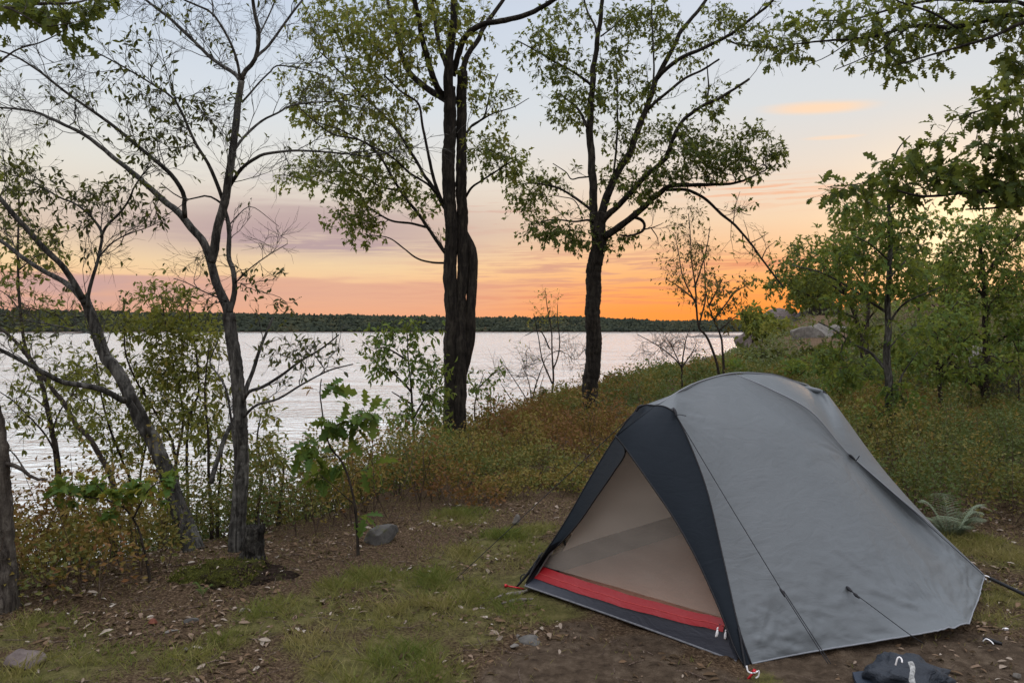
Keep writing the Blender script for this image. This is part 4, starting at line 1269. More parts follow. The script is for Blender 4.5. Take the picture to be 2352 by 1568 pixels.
# stump and mossy mound
p = GP(578, 1290)
stump = thing('tree_stump', 'short dark rotten stump beside the grey forked trunk', 'stump', p)
b = MB()
n = 22
zz = np.linspace(-.06, .23, n)
b.tube(np.stack([p[0] + .10 * zz, p[1] + .0 * zz, p[2] + zz], 1), np.interp(zz, [-.06, 0, .08, .18, .23], [.12, .09, .072, .062, .056]), 32, bump=.16, seed=4)
b.build('trunk', bark_mat('rotten_bark', C(.010, .009, .008), C(.028, .025, .021), C(.07, .068, .058), 1.6, 1.0), stump)
b = MB()
for k in range(9):
    a = k / 9 * 6.283
    q = p + np.array([.027 + math.cos(a) * .045, math.sin(a) * .045, .19])
    b.tube([q, q + [rng.normal() * .006, rng.normal() * .006, .045 + .06 * rng.random() * (1 + math.cos(a))]], [.018, .003], 5, bump=.3, seed=k)
b.build('broken_rim', bpy.data.materials['rotten_bark'], stump)
p = GP(480, 1345)
v, f = ico(5)
b = MB()
nn = fbm(v[:, 0] * 3, v[:, 1] * 3, 5, 5) - .5
q = v * np.array([.36, .22, .085]) * (1 + .9 * nn)[:, None]
q = q[:]
b.add(q + np.array([p[0] + .07, p[1] + .2, p[2] - .02]), f)
mm, nt, bs, out = mat_new('mossy_earth')
co = obj_co(nt)
mo = nt.ramp(nt.noise(co, 60, 4, .7), [(.3, C(.016, .017, .005)), (.5, C(.045, .050, .012)), (.7, C(.10, .10, .022))])
ea = nt.ramp(nt.noise(co, 40, 4, .7), [(.3, C(.010, .007, .005)), (.55, C(.026, .018, .014)), (.75, C(.06, .045, .035))])
sx_ = nt.new('ShaderNodeSeparateXYZ'); nt.l.new(co, sx_.inputs[0])
k = nt.sstep(.35, .6, nt.math('ADD', nt.noise(co, 9, 4), nt.math('MULTIPLY', nt.math('SUBTRACT', p[0] + .02, sx_.outputs[0]), .45)))
nt.l.new(nt.mix(k, ea, mo), bs.inputs['Base Color']); bs.inputs['Roughness'].default_value = 1; bs.inputs['Specular IOR Level'].default_value = .05
nt.l.new(nt.bump(nt.noise(co, 90, 4, .7), 1, .02), bs.inputs['Normal'])
mound = b.build('mossy_mound', mm)
mv = q + np.array([p[0] + .07, p[1] + .2, p[2] - .02])
up_ok = mv[mv[:, 2] > p[2] - .0]
if len(up_ok):
    i = rng.integers(len(up_ok), size=2600)
    pp = up_ok[i] + rng.normal(size=(2600, 3)) * [.012, .012, .003]
    keep = rng.random(2600) < sstep(.35, .6, fbm(pp[:, 0] * 9, pp[:, 1] * 9, 5, 3) + .5 * (p[0] + .05 - pp[:, 0]))
    pp = pp[keep]; m_ = MB()
    m_.leaves(DIA, pp, nrm(rng.normal(size=pp.shape) * .6 + [0, 0, .8]), nrm(rng.normal(size=pp.shape)), rng.uniform(.008, .022, len(pp)), rng.uniform(.3, 1, len(pp)))
    m_.build('moss', leaf_mat('moss_leaf', [(0, C(.03, .034, .008)), (.5, C(.07, .078, .016)), (1, C(.13, .13, .028))], transl=.2), mound, smooth=False)['kind'] = 'stuff'
    i = rng.integers(len(up_ok), size=90); m_ = MB()
    m_.leaves(ELL, up_ok[i] + [0, 0, .006], rng.normal(size=(90, 3)) * [1, 1, .2], np.array([0, 0, 1.]) + rng.normal(size=(90, 3)) * .3, rng.uniform(.02, .05, 90), rng.random(90) ** 1.5)
    m_.build('dead_leaves', bpy.data.materials['dead_leaf'], mound, smooth=False)['kind'] = 'stuff'
tag(mound, 'low moss-covered hump of earth between the leaning trunk and the stump', 'mound')
# ================================================================== trees
dark_bark = bark_mat('oak_bark', C(.010, .0085, .007), C(.024, .020, .016), C(.045, .040, .030), 1.0, .9)
grey_bark = bark_mat('grey_bark', C(.018, .017, .015), C(.056, .054, .048), C(.125, .122, .108), 1.2, .45)
brown_bark = bark_mat('brown_bark', C(.016, .013, .010), C(.035, .028, .022), C(.065, .055, .045), 1.6, .5)
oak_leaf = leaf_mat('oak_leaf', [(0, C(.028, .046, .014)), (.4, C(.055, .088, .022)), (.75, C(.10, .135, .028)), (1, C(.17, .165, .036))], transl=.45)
dark_leaf = leaf_mat('dark_leaf', [(0, C(.018, .024, .012)), (.5, C(.034, .042, .018)), (.85, C(.065, .065, .022)), (1, C(.12, .07, .025))], transl=.3)
green_leaf = leaf_mat('green_leaf', [(0, C(.036, .072, .022)), (.4, C(.065, .12, .028)), (.75, C(.11, .175, .036)), (1, C(.20, .24, .045))], transl=.42)
yellow_leaf = leaf_mat('yellow_leaf', [(0, C(.075, .095, .022)), (.4, C(.125, .14, .03)), (.75, C(.20, .19, .038)), (1, C(.28, .20, .04))], transl=.42)
bright_leaf = leaf_mat('bright_leaf', [(0, C(.040, .095, .022)), (.5, C(.070, .14, .028)), (.8, C(.13, .19, .035)), (.93, C(.24, .21, .03)), (1, C(.28, .10, .02))], transl=.42)
brown_leaf = leaf_mat('brown_leaf', [(0, C(.04, .024, .014)), (.5, C(.07, .045, .02)), (1, C(.12, .08, .03))], transl=.35)

# ---- twin-stemmed oak
D = 11.2
t = Tree('oak_tree', 'tall twin-stemmed dark oak at the top of the bank, left of the single-trunked oak', 'tree', dark_bark, oak_leaf, P(1045, 1000, D), 'oaks by the shore', 14, 10)
t.limb(PL([(1036, 1005), (1036, 900), (1037, 760), (1036, 600), (1033, 450), (1032, 300), (1031, 200)], D, D - .1), px(36, D), px(27, D), root=True, bump=.10, n=80)
t.limb(PL([(1032, 230), (1031, 176), (1040, 60), (1046, -60), (1044, -200)], D - .1, D - .3), px(24, D), px(10, D), bump=.10)
t.limb(PL([(1055, 1005), (1056, 880), (1059, 760), (1061, 600), (1061, 440), (1060, 300), (1060, 165)], D - .05, D), px(31, D), px(22, D), root=True, bump=.10, n=80)
t.limb(PL([(1061, 190), (1066, 150), (1078, 120), (1098, 88), (1116, 53), (1158, 0), (1190, -50)], D, D + .4), px(15, D), px(7, D))
t.limb(PL([(1054, 880), (1068, 820), (1079, 755), (1085, 690), (1087, 640), (1086, 600), (1080, 565), (1066, 535)], D + .02), px(26, D), px(22, D), bump=.08)
L = lambda pts, r0, r1, d1=0: t.limb(PL(pts, D, D + d1), px(r0, D), px(r1, D))
L([(1040, 175), (1052, 123), (1074, 77), (1116, 53), (1168, 46), (1221, 32), (1274, 0), (1330, -40)], 15, 9, -.8)
L([(1028, 232), (1017, 225), (975, 200), (940, 162), (918, 100), (900, 40), (885, -20)], 17, 8, .8)
L([(1020, 222), (1003, 197), (979, 123), (961, 53), (950, 0), (944, -60)], 15, 9, -.9)
L([(1034, 190), (1028, 158), (1007, 98), (993, 0), (985, -70)], 13, 8, .5)
L([(1030, 490), (1017, 471), (985, 420), (958, 373), (922, 316), (880, 264), (817, 204), (764, 148), (735, 120)], 10, 3, .9)
L([(1028, 470), (1010, 454), (989, 380), (972, 306), (961, 239), (915, 204), (880, 170)], 9, 3, -1.0)
L([(1010, 454), (985, 425), (945, 400), (900, 360), (840, 330), (780, 300), (720, 280)], 6, 2, -1.3)
L([(1030, 590), (1017, 572), (986, 526), (958, 487), (922, 439), (870, 355), (820, 320), (757, 306), (690, 250)], 9, 2.5, -.5)
L([(979, 522), (940, 512), (898, 505), (852, 480), (800, 440), (740, 412)], 6, 2, .6)
L([(1020, 604), (990, 602), (958, 593), (929, 572), (894, 547), (850, 540)], 5, 2, -.6)
L([(922, 439), (880, 430), (820, 400), (760, 395), (700, 410), (650, 400)], 5, 2, .9)
L([(1068, 455), (1085, 430), (1105, 415), (1154, 383), (1185, 365)], 6, 2.5, -.6)
L([(1068, 312), (1085, 290), (1112, 271), (1120, 240), (1126, 211), (1144, 169)], 6, 2, .5)
L([(1085, 290), (1130, 262), (1180, 245), (1215, 225)], 4, 1.5, -.4)
Bl = [(760, 60, 85, 70, D + .6, 1.0, 75), (860, 60, 120, 80, D + .3, 1.4, 130), (840, 170, 120, 70, D + .3, 1.2, 110), (960, 70, 90, 90, D - .4, 1.2, 80), (1060, 40, 90, 60, D, 1.0, 55),
      (750, 260, 95, 60, D + .6, .9, 70), (860, 290, 110, 70, D + .2, 1.1, 75), (790, 390, 110, 55, D - .2, .9, 70), (850, 440, 95, 45, D - .2, .8, 70), (815, 510, 70, 45, D + .2, .7, 55),
      (690, 405, 60, 22, D + .8, .5, 22), (905, 390, 60, 70, D, .8, 30), (960, 460, 50, 55, D, .6, 24), (1125, 350, 55, 42, D - .5, .5, 42), (1170, 385, 40, 30, D - .4, .4, 24),
      (1120, 230, 60, 60, D + .3, .7, 28), (1100, 150, 50, 50, D, .7, 14), (700, 190, 60, 45, D + .5, .6, 26), (930, 200, 70, 90, D, .9, 34)]
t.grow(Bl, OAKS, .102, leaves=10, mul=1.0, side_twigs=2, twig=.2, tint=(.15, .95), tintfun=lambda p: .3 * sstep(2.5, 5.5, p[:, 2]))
t.sprout(30, .6, .006, .03, lev=3, ang=.6, leafp=.2, tpl=OAKS, size=.1, rt=.0018, zmin=2.2)
t.done()

# ---- single oak
D = 12.6
t = Tree('oak_tree', 'oak with one dark trunk forking into a fan of limbs, behind the tent front', 'tree', dark_bark, oak_leaf, P(1357, 960, D), 'oaks by the shore', 14, 60)
t.limb(PL([(1356, 965), (1357, 880), (1362, 778), (1361, 720), (1364, 682), (1366, 600), (1373, 560), (1374, 520), (1372, 490)], D), px(37, D), px(34, D), root=True, bump=.10, n=70)
L = lambda pts, r0, r1, d1=0: t.limb(PL(pts, D, D + d1), px(r0, D), px(r1, D))
L([(1370, 540), (1364, 504), (1359, 436), (1353, 367), (1350, 301), (1359, 232), (1364, 164), (1378, 82), (1389, 0), (1395, -70)], 22, 8, .3)
L([(1374, 540), (1381, 490), (1394, 441), (1422, 389), (1449, 350), (1468, 295), (1493, 232), (1515, 170), (1531, 131), (1558, 90), (1613, 16), (1640, -40)], 21, 7, .9)
L([(1510, 180), (1523, 164), (1558, 137), (1613, 112), (1668, 85), (1736, 36), (1777, 0), (1800, -20)], 10, 5, -.6)
L([(1668, 92), (1700, 104), (1740, 108), (1770, 112)], 5, 2, -.3)
L([(1490, 250), (1498, 243), (1558, 189), (1613, 159), (1651, 134)], 8, 4, -.4)
L([(1376, 530), (1389, 499), (1422, 463), (1471, 414), (1523, 367), (1531, 350), (1558, 295), (1600, 254), (1654, 219), (1722, 183)], 15, 5, -.9)
L([(1625, 236), (1628, 200), (1626, 165), (1624, 142)], 5, 2, .1)
L([(1380, 555), (1389, 542), (1422, 521), (1466, 488), (1504, 455), (1545, 428), (1620, 424), (1695, 422), (1760, 395)], 19, 3, -.8)
L([(1530, 436), (1575, 436), (1613, 452), (1654, 490), (1684, 515), (1722, 559), (1750, 594), (1783, 635), (1800, 660)], 8, 3.5, -.8)
L([(1722, 559), (1745, 548), (1765, 535)], 3, 1, .2); L([(1750, 594), (1762, 570), (1780, 556)], 3, 1, .2); L([(1684, 515), (1690, 470), (1700, 440)], 2.5, 1, .2); L([(1705, 540), (1712, 570), (1735, 588)], 2.5, 1, .1)
L([(1690, 480), (1712, 492), (1725, 494)], 2, 1); L([(1722, 555), (1716, 530), (1708, 505)], 2, .8)
L([(1368, 500), (1356, 482), (1323, 455), (1285, 433), (1244, 422), (1210, 420)], 8, 3, .4)
L([(1370, 515), (1351, 506), (1318, 508), (1266, 504), (1220, 515)], 6, 2, -.6)
L([(1340, 495), (1318, 460), (1290, 452), (1260, 448)], 3, 1.5, .5)
L([(1353, 406), (1330, 408), (1312, 411), (1300, 395), (1270, 375)], 4, 2, .6)
L([(1360, 205), (1353, 191), (1307, 159), (1258, 134), (1189, 93)], 7, 2.5, -.6)
L([(1349, 290), (1343, 279), (1323, 246), (1288, 216)], 9, 4, .8)
L([(1374, 100), (1366, 60), (1350, 30), (1340, -10)], 6, 4, .5)
L([(1380, 84), (1410, 62), (1440, 30), (1470, 10)], 4, 2, .4)
L([(1400, 450), (1411, 410), (1416, 301), (1419, 219), (1416, 150), (1412, 110)], 6, 2.5, .7)
L([(1500, 215), (1502, 150), (1498, 80), (1497, 20), (1500, -30)], 5, 2.5, .5)
L([(1452, 497), (1472, 505), (1480, 518), (1472, 533), (1444, 542), (1425, 540)], 8, 4, -.2); L([(1474, 528), (1500, 522), (1520, 514)], 4, 1.5, .2); L([(1496, 524), (1510, 545), (1512, 565)], 3, 1.2)
Bl = [(1230, 425, 75, 38, D + .4, .5, 55), (1205, 470, 38, 26, D + .2, .3, 20), (1245, 525, 75, 32, D - .5, .5, 46), (1325, 545, 65, 25, D - .2, .5, 34), (1275, 145, 85, 48, D - .4, .6, 55), (1230, 100, 60, 40, D - .5, .4, 22),
      (1310, 250, 65, 55, D + .6, .6, 62), (1380, 230, 60, 50, D + .2, .8, 40), (1400, 160, 70, 60, D + .5, .7, 40), (1425, 60, 85, 60, D + .4, .8, 58), (1300, 40, 70, 45, D + .4, .6, 34), (1510, 60, 70, 60, D + .7, .7, 48),
      (1560, 110, 80, 70, D + .4, .8, 36), (1650, 40, 55, 45, D, .6, 24), (1475, 220, 55, 50, D + .7, .6, 34), (1440, 320, 60, 50, D + .4, .6, 30), (1550, 310, 85, 45, D - .4, .7, 52), (1620, 345, 110, 45, D - .6, .7, 80),
      (1690, 380, 80, 32, D - .7, .5, 62), (1560, 405, 110, 26, D - .5, .6, 70), (1480, 440, 55, 36, D - .4, .5, 34), (1770, 350, 30, 20, D - .6, .3, 20), (1735, 310, 40, 24, D - .6, .3, 16), (1640, 240, 45, 32, D - .6, .4, 20),
      (1415, 400, 36, 55, D + .3, .5, 20), (1755, 100, 40, 22, D - .8, .3, 20), (1700, 70, 50, 30, D - .6, .4, 16), (1440, 550, 45, 16, D - .1, .3, 12), (1390, 560, 30, 14, D, .3, 8)]
t.grow(Bl, OAKS, .102, leaves=10, mul=1.05, side_twigs=2, twig=.18, tint=(0, .42))
t.grow([(1750, 590, 35, 40, D - .8, .3, 12), (1700, 480, 30, 30, D - .8, .3, 8), (1510, 560, 25, 25, D, .3, 6), (1660, 190, 50, 30, D - .6, .4, 8)], OAKS, .1, bare=True, twig=.2)
t.sprout(34, .6, .006, .03, lev=3, ang=.6, leafp=.18, tpl=OAKS, size=.1, rt=.0018, zmin=2.4)
t.done()

# ---- grey forked tree on the left
D = 5.25
t = Tree('forked_tree', 'slim grey-barked tree with a high open fork, rising beside the rotten stump', 'tree', grey_bark, dark_leaf, P(548, 1290, D), None, 14, 120)
L = lambda pts, r0, r1, d1=0, **k: t.limb(PL(pts, D, D + d1), px(r0, D), px(r1, D), **k)
L([(548, 1292), (546, 1200), (551, 1090), (553, 980), (547, 895), (542, 830), (533, 770), (527, 719)], 36, 27, 0, root=True, n=70)
L([(531, 740), (520, 700), (500, 650), (482, 596), (466, 555), (440, 520), (418, 490), (405, 474), (390, 462), (334, 418), (264, 369), (193, 313), (105, 260), (40, 250), (-20, 244)], 23, 4, .5, n=90)
L([(425, 500), (422, 470), (420, 445), (387, 397), (334, 352), (246, 281), (158, 218), (88, 162), (35, 130), (-10, 115)], 11, 3.5, -.35)
L([(484, 602), (494, 570), (504, 515), (518, 460), (524, 420), (534, 352), (545, 246), (550, 210), (555, 186)], 21, 14, -.1, n=60)
L([(555, 190), (540, 170), (510, 150), (475, 123), (404, 53), (334, 0), (290, -40)], 10, 5, .4)
L([(555, 188), (560, 165), (584, 134), (594, 81), (585, 30), (580, -10), (575, -60)], 11, 6, -.2)
L([(584, 136), (600, 118), (618, 100), (668, 35), (696, 0), (725, -40)], 7, 4, .3)
L([(552, 195), (545, 150), (527, 98), (489, 35), (455, 15), (422, 0), (390, -20)], 7, 3.5, -.4)
L([(594, 84), (615, 40), (632, 0), (640, -30)], 4, 2.5, .2); L([(489, 38), (488, 10), (480, -20)], 4, 2, .1)
L([(526, 430), (545, 400), (562, 380), (590, 362), (615, 352), (686, 344), (773, 352), (850, 362)], 9, 2.5, -.5)
L([(535, 350), (560, 315), (598, 281), (640, 258), (668, 243), (738, 235), (800, 232)], 7, 2.5, .5)
L([(556, 235), (590, 195), (620, 165), (640, 150), (700, 160), (760, 178)], 5, 2, .4)
L([(514, 470), (506, 440), (485, 387), (470, 360), (453, 334), (415, 253), (390, 222), (352, 197), (300, 165), (246, 134), (215, 118)], 9, 2.5, -.4)
L([(527, 719), (535, 690), (538, 660), (534, 620), (525, 592), (526, 540), (523, 508), (516, 480), (510, 462)], 13, 9, .1, n=50)
L([(512, 470), (490, 455), (470, 450), (430, 458), (400, 445), (370, 420)], 5, 2, -.3)
L([(555, 930), (570, 900), (600, 890), (650, 860), (690, 830), (740, 800), (780, 770)], 9, 3, -.4)
L([(557, 960), (590, 930), (640, 915), (700, 880), (760, 850), (810, 838)], 7, 2.5, -.7)
L([(556, 925), (568, 880), (580, 850), (600, 790), (625, 730)], 12, 5, .2)
L([(520, 690), (470, 670), (430, 650), (400, 640)], 4, 2, .2); L([(540, 650), (570, 620), (610, 590), (660, 560)], 4, 1.5, -.3)
L([(524, 520), (550, 490), (580, 475), (640, 520)], 3, 1.2, .3)
L([(549, 1130), (535, 1000), (520, 900), (500, 860), (480, 830), (500, 780)], 8, 3, .4)
L([(484, 1110), (500, 1060), (520, 1000), (540, 960)], 12, 9, .2)
Bl = [(300, 190, 75, 50, D - .35, .3, 30), (370, 250, 80, 55, D - .4, .4, 40), (420, 320, 70, 60, D - .3, .4, 40), (330, 320, 70, 45, D - .2, .4, 26), (470, 280, 40, 50, D - .3, .3, 14), (450, 240, 40, 40, D - .3, .3, 12),
      (640, 810, 60, 40, D - .4, .3, 26), (720, 810, 80, 34, D - .5, .3, 44), (600, 640, 50, 60, D - .1, .3, 20), (640, 700, 50, 25, D, .3, 14), (480, 700, 50, 40, D + .1, .3, 14), (370, 30, 60, 40, D + .3, .3, 12)]
t.grow(Bl, ELL, .043, leaves=5, mul=.6, side_twigs=2, twig=.09, tint=(0, .8), rtip=.0011, rmax=.006, shoot=.7)
t.grow([(130, 230, 120, 70, D + .3, .3, 34), (60, 300, 60, 50, D + .4, .3, 12), (500, 60, 100, 60, D, .4, 22), (650, 60, 60, 60, D + .2, .3, 22), (720, 200, 60, 40, D + .3, .3, 10), (640, 400, 60, 40, D - .3, .3, 10), (200, 160, 80, 40, D - .3, .2, 8),
        (620, 550, 60, 40, D - .3, .3, 12), (440, 600, 60, 50, D, .3, 10), (300, 20, 60, 30, D + .3, .3, 12), (720, 360, 60, 20, D - .4, .2, 8)], ELL, .045, leaves=2, bare=True, twig=.16, rtip=.0011, rmax=.005, side_twigs=3)
t.sprout(70, .42, .004, .016, lev=3, ang=.55, zmin=1.6, leafp=.05, box=(-60, -80, 860, 560))
t.sprout(26, .36, .003, .016, lev=3, ang=.55, leafp=.3, box=(200, 100, 520, 420), tint=(0, .4))
t.sprout(14, .3, .003, .012, lev=3, ang=.6, leafp=.12, box=(380, 560, 760, 1000))
t.done()

# ---- leaning grey tree
D = 5.45
t = Tree('leaning_tree', 'grey mottled tree leaning hard towards the lake from the mossy hump', 'tree', grey_bark, dark_leaf, P(440, 1262, D), None, 14, 200)
L = lambda pts, r0, r1, d1=0, **k: t.limb(PL(pts, D, D + d1), px(r0, D), px(r1, D), **k)
L([(446, 1266), (425, 1200), (405, 1140), (385, 1080), (352, 1010), (325, 975), (305, 930), (285, 880), (262, 840), (245, 820), (222, 765), (205, 720), (188, 680)], 42, 22, .2, root=True, n=80)
L([(338, 1000), (333, 960), (318, 930), (303, 905)], 14, 12, -.05)
L([(195, 695), (165, 656), (130, 635), (88, 613), (40, 580), (0, 554), (-50, 535)], 14, 8, .4)
L([(190, 685), (165, 640), (141, 606), (100, 570), (70, 533), (30, 490), (0, 455), (-40, 420)], 15, 9, -.3)
L([(200, 705), (205, 670), (221, 613), (228, 580), (232, 540), (215, 510), (190, 483), (165, 465), (141, 455), (100, 430), (70, 413), (20, 400)], 9, 2.5, .3)
L([(232, 545), (245, 520), (281, 483), (300, 455), (309, 431), (330, 400), (348, 381)], 7, 2.5, -.3)
L([(226, 590), (255, 560), (290, 540), (345, 520), (390, 500)], 4, 1.5, -.3)
L([(285, 920), (274, 916), (230, 895), (176, 884), (140, 878), (105, 860), (60, 835), (0, 803), (-40, 790)], 15, 7, -.4)
L([(245, 815), (215, 770), (180, 760), (120, 745), (60, 735), (0, 720)], 5, 2, .4)
Bl = [(60, 400, 70, 60, D, .4, 30), (130, 440, 80, 45, D + .2, .4, 38), (220, 450, 60, 40, D + .1, .4, 30), (290, 440, 50, 50, D - .2, .3, 22), (130, 530, 70, 40, D, .4, 18), (330, 510, 60, 25, D - .3, .3, 16), (60, 480, 60, 40, D, .4, 14), (180, 490, 60, 40, D + .2, .3, 16)]
t.grow(Bl, ELL, .048, leaves=6, mul=.75, side_twigs=2, twig=.09, tint=(.05, .85), rtip=.0011, rmax=.006)
t.grow([(120, 620, 90, 60, D + .3, .3, 16), (60, 700, 60, 40, D + .4, .3, 12), (260, 590, 60, 50, D, .3, 12), (60, 520, 60, 50, D, .3, 12), (40, 790, 60, 40, D - .3, .3, 8)], ELL, .045, bare=True, twig=.15, rtip=.0011, side_twigs=3, rmax=.005)
t.sprout(44, .36, .003, .016, lev=3, ang=.55, leafp=.14, box=(-60, 340, 420, 760))
t.sprout(16, .3, .004, .02, lev=3, ang=.6, leafp=.12, box=(-60, 760, 300, 960))
t.done()

# ---- rough trunk at the left border, with the bough that hangs in at the top
D = 4.1
t = Tree('rough_barked_oak', 'rough dark oak trunk cut off by the left border above the angular rock', 'tree', bark_mat('rough_bark', C(.03, .025, .021), C(.085, .073, .06), C(.16, .145, .12), .8, 1.0), oak_leaf, P(6, 1400, D), None, 18, 260)
L = lambda pts, r0, r1, d1=0, **k: t.limb(PL(pts, D, D + d1), px(r0, D), px(r1, D), **k)
L([(6, 1400), (3, 1320), (-4, 1200), (-12, 1100), (-22, 1000), (-50, 850), (-80, 650), (-110, 420), (-130, 200), (-140, 0), (-145, -200)], 62, 34, .0, root=True, bump=.2, n=90)
L([(-6, 1058), (15, 1064), (45, 1072), (60, 1085), (80, 1098), (108, 1100)], 12, 5, -.05)
L([(56, 1078), (40, 1050), (20, 1030), (0, 1022)], 4, 2, .1)
L([(-132, 120), (-90, 60), (-40, 30), (10, 20), (90, 12), (170, 10), (220, -5)], 16, 4, .5)
L([(20, 18), (60, 40), (100, 62), (150, 55), (190, 48)], 4, 1.5, .2)
L([(-125, 240), (-60, 180), (0, 140), (40, 112), (90, 98), (140, 75)], 7, 2.5, .4)
t.grow([(60, 15, 70, 22, D + .35, .3, 22), (130, 40, 60, 26, D + .4, .3, 20), (190, 25, 35, 22, D + .45, .2, 10), (230, 0, 30, 14, D + .45, .2, 6), (-10, 60, 40, 40, D + .3, .3, 8)], OAK, .085, leaves=6, side_twigs=1, twig=.12, tint=(0, .65), rtip=.0013)
t.grow([(-20, 200, 60, 60, D + .3, .3, 8), (60, 110, 60, 30, D + .4, .2, 5)], OAK, .08, bare=True, twig=.14, rtip=.0012)
t.done()

# ---- stems by the water on the left
D = 6.0
t = Tree('waterside_tree', 'thin dark stem leaning left over the water at the left side of the bank', 'tree', brown_bark, yellow_leaf, P(187, 1300, D), None, 10, 300)
L = lambda pts, r0, r1, d1=0, **k: t.limb(PL(pts, D, D + d1), px(r0, D), px(r1, D), **k)
L([(187, 1300), (165, 1240), (150, 1180), (141, 1150), (130, 1031), (120, 980), (108, 930), (95, 883), (70, 830), (30, 780), (-20, 740)], 20, 6, .3, root=True)
L([(128, 1040), (105, 1000), (70, 960), (30, 920), (0, 900)], 5, 2, -.3); L([(120, 990), (140, 940), (170, 900), (200, 860)], 5, 2, .3)
L([(112, 940), (80, 915), (40, 895)], 4, 1.5, .3)
Bl = [(70, 860, 80, 50, D, .5, 26), (150, 960, 90, 60, D, .5, 36), (60, 960, 70, 60, D, .5, 20), (180, 840, 80, 60, D + .2, .5, 24), (60, 780, 70, 40, D + .3, .4, 16)]
t.grow(Bl, ELL, .052, leaves=7, side_twigs=2, twig=.12, tint=(0, .8), rtip=.0011, rmax=.006)
t.grow([(40, 930, 60, 60, D, .4, 12)], ELL, .05, bare=True, twig=.16)
t.done()
D = 6.9
t = Tree('waterside_tree', 'second thin stem by the water, curving up-left between the two leaning trunks', 'tree', brown_bark, yellow_leaf, P(262, 1120, D), None, 10, 330)
L = lambda pts, r0, r1, d1=0, **k: t.limb(PL(pts, D, D + d1), px(r0, D), px(r1, D), **k)
L([(262, 1150), (252, 1090), (229, 1045), (200, 1000), (176, 975), (150, 930), (123, 897), (90, 850), (60, 800), (45, 700), (42, 600), (44, 480), (40, 400)], 17, 3, .4, root=True)
L([(50, 720), (20, 680), (-10, 660)], 4, 1.5, .3); L([(43, 620), (80, 590), (120, 575)], 4, 1.5, .3)
Bl = [(40, 400, 55, 60, D + .4, .5, 26), (20, 520, 60, 60, D + .4, .5, 30), (90, 580, 80, 50, D + .4, .5, 34), (30, 640, 60, 60, D + .4, .5, 26), (130, 700, 90, 50, D + .3, .5, 26), (200, 740, 70, 40, D, .5, 16)]
t.grow(Bl, ELL, .06, leaves=8, side_twigs=2, twig=.13, tint=(0, .6), rtip=.0012, rmax=.006)
t.done()

# ---- bushy yellow-green growth by the water, behind the two grey trees
for k, (lab, stems, blobs, D) in enumerate([
    ('leafy olive-yellow bush by the water right behind the leaning trunk', [[(411, 1140), (397, 1020), (369, 968), (335, 910), (316, 880), (290, 820), (285, 760)], [(432, 1150), (430, 1003), (445, 930), (457, 897), (450, 800), (430, 700)], [(400, 1100), (420, 960), (400, 850), (380, 740), (370, 680)]],
     [(370, 690, 80, 50, 34), (330, 750, 90, 50, 44), (430, 760, 80, 60, 44), (380, 830, 100, 60, 54), (440, 880, 70, 60, 34), (330, 900, 60, 60, 30), (400, 960, 90, 60, 42), (460, 980, 50, 60, 20)], 7.9),
    ('small thin-stemmed bush by the water between the left border and the leaning trunk', [[(300, 1130), (280, 1060), (250, 980), (230, 900), (220, 820)], [(320, 1130), (330, 1050), (345, 980), (340, 920)]],
     [(230, 960, 70, 60, 30), (270, 1040, 60, 50, 26), (220, 860, 70, 50, 30), (150, 880, 60, 50, 18), (310, 1010, 50, 60, 20)], 8.3),
    ('thin leafy suckers standing in the shrubs just left of the forked trunk', [[(486, 1180), (480, 1100), (478, 1000), (470, 900), (478, 800)], [(500, 1180), (506, 1090), (512, 1010)], [(590, 1180), (600, 1090), (590, 1010), (600, 950)], [(640, 1180), (650, 1090), (655, 1040)]],
     [(500, 1010, 50, 60, 16), (590, 1040, 40, 50, 14), (640, 1060, 40, 40, 12), (500, 900, 50, 60, 12), (600, 960, 40, 50, 10), (480, 800, 40, 50, 10)], 6.8)]):
    t = Tree('waterside_bush', lab, 'bush', brown_bark, yellow_leaf, P(stems[0][0][0], stems[0][0][1], D), 'bushes at the water on the left', 8, 350 + 20 * k)
    for s in stems: t.limb(PL(s, D, D + rng.uniform(-.4, .4)), px(10, D), px(3, D), root=True, bump=.05)
    t.grow([(a, b_, c, d, D, .6, n) for a, b_, c, d, n in blobs], ELL, .062, leaves=10, mul=1.7, side_twigs=2, twig=.13, tint=(0, .8) if k != 2 else (.1, .9), rtip=.0012, rmax=.006)
    t.done()

# ---- broad-leaved saplings on the near edge of the bank
D = 5.1
t = Tree('oak_sapling', 'young red oak with a few big glossy leaves, growing by the mossy boulder', 'sapling', brown_bark, bright_leaf, P(823, 1262, D), None, 8, 420)
L = lambda pts, r0, r1, d1=0, **k: t.limb(PL(pts, D, D + d1), px(r0, D), px(r1, D), **k)
L([(823, 1265), (820, 1200), (814, 1150), (800, 1095), (782, 1055), (760, 1030), (748, 990), (740, 940), (735, 900), (738, 870)], 8, 2.5, -.1, root=True)
L([(750, 985), (790, 970), (830, 965), (870, 955)], 4, 2, -.1); L([(775, 1045), (740, 1050), (700, 1055)], 3, 1.5, .1); L([(816, 1160), (770, 1120), (735, 1090)], 3, 1.5, -.1)
t.grow([(845, 955, 56, 24, D - .1, .12, 9), (780, 985, 45, 24, D - .1, .12, 7), (750, 1060, 55, 26, D, .12, 6), (705, 1030, 36, 22, D, .1, 4), (750, 890, 26, 20, D - .1, .08, 3), (745, 1095, 30, 12, D, .1, 3), (842, 1070, 16, 14, D, .05, 2), (835, 1185, 14, 12, D, .05, 2)],
       OAK, .14, leaves=4, mul=1.1, side_twigs=0, tint=(.2, .8), rtip=.0014, rmax=.004, droop=.1)
t.grow([(715, 893, 10, 8, D - .1, .03, 1)], OAK, .09, leaves=2, side_twigs=0, tint=(.99, 1), rtip=.0012)
t.done()
D = 4.55
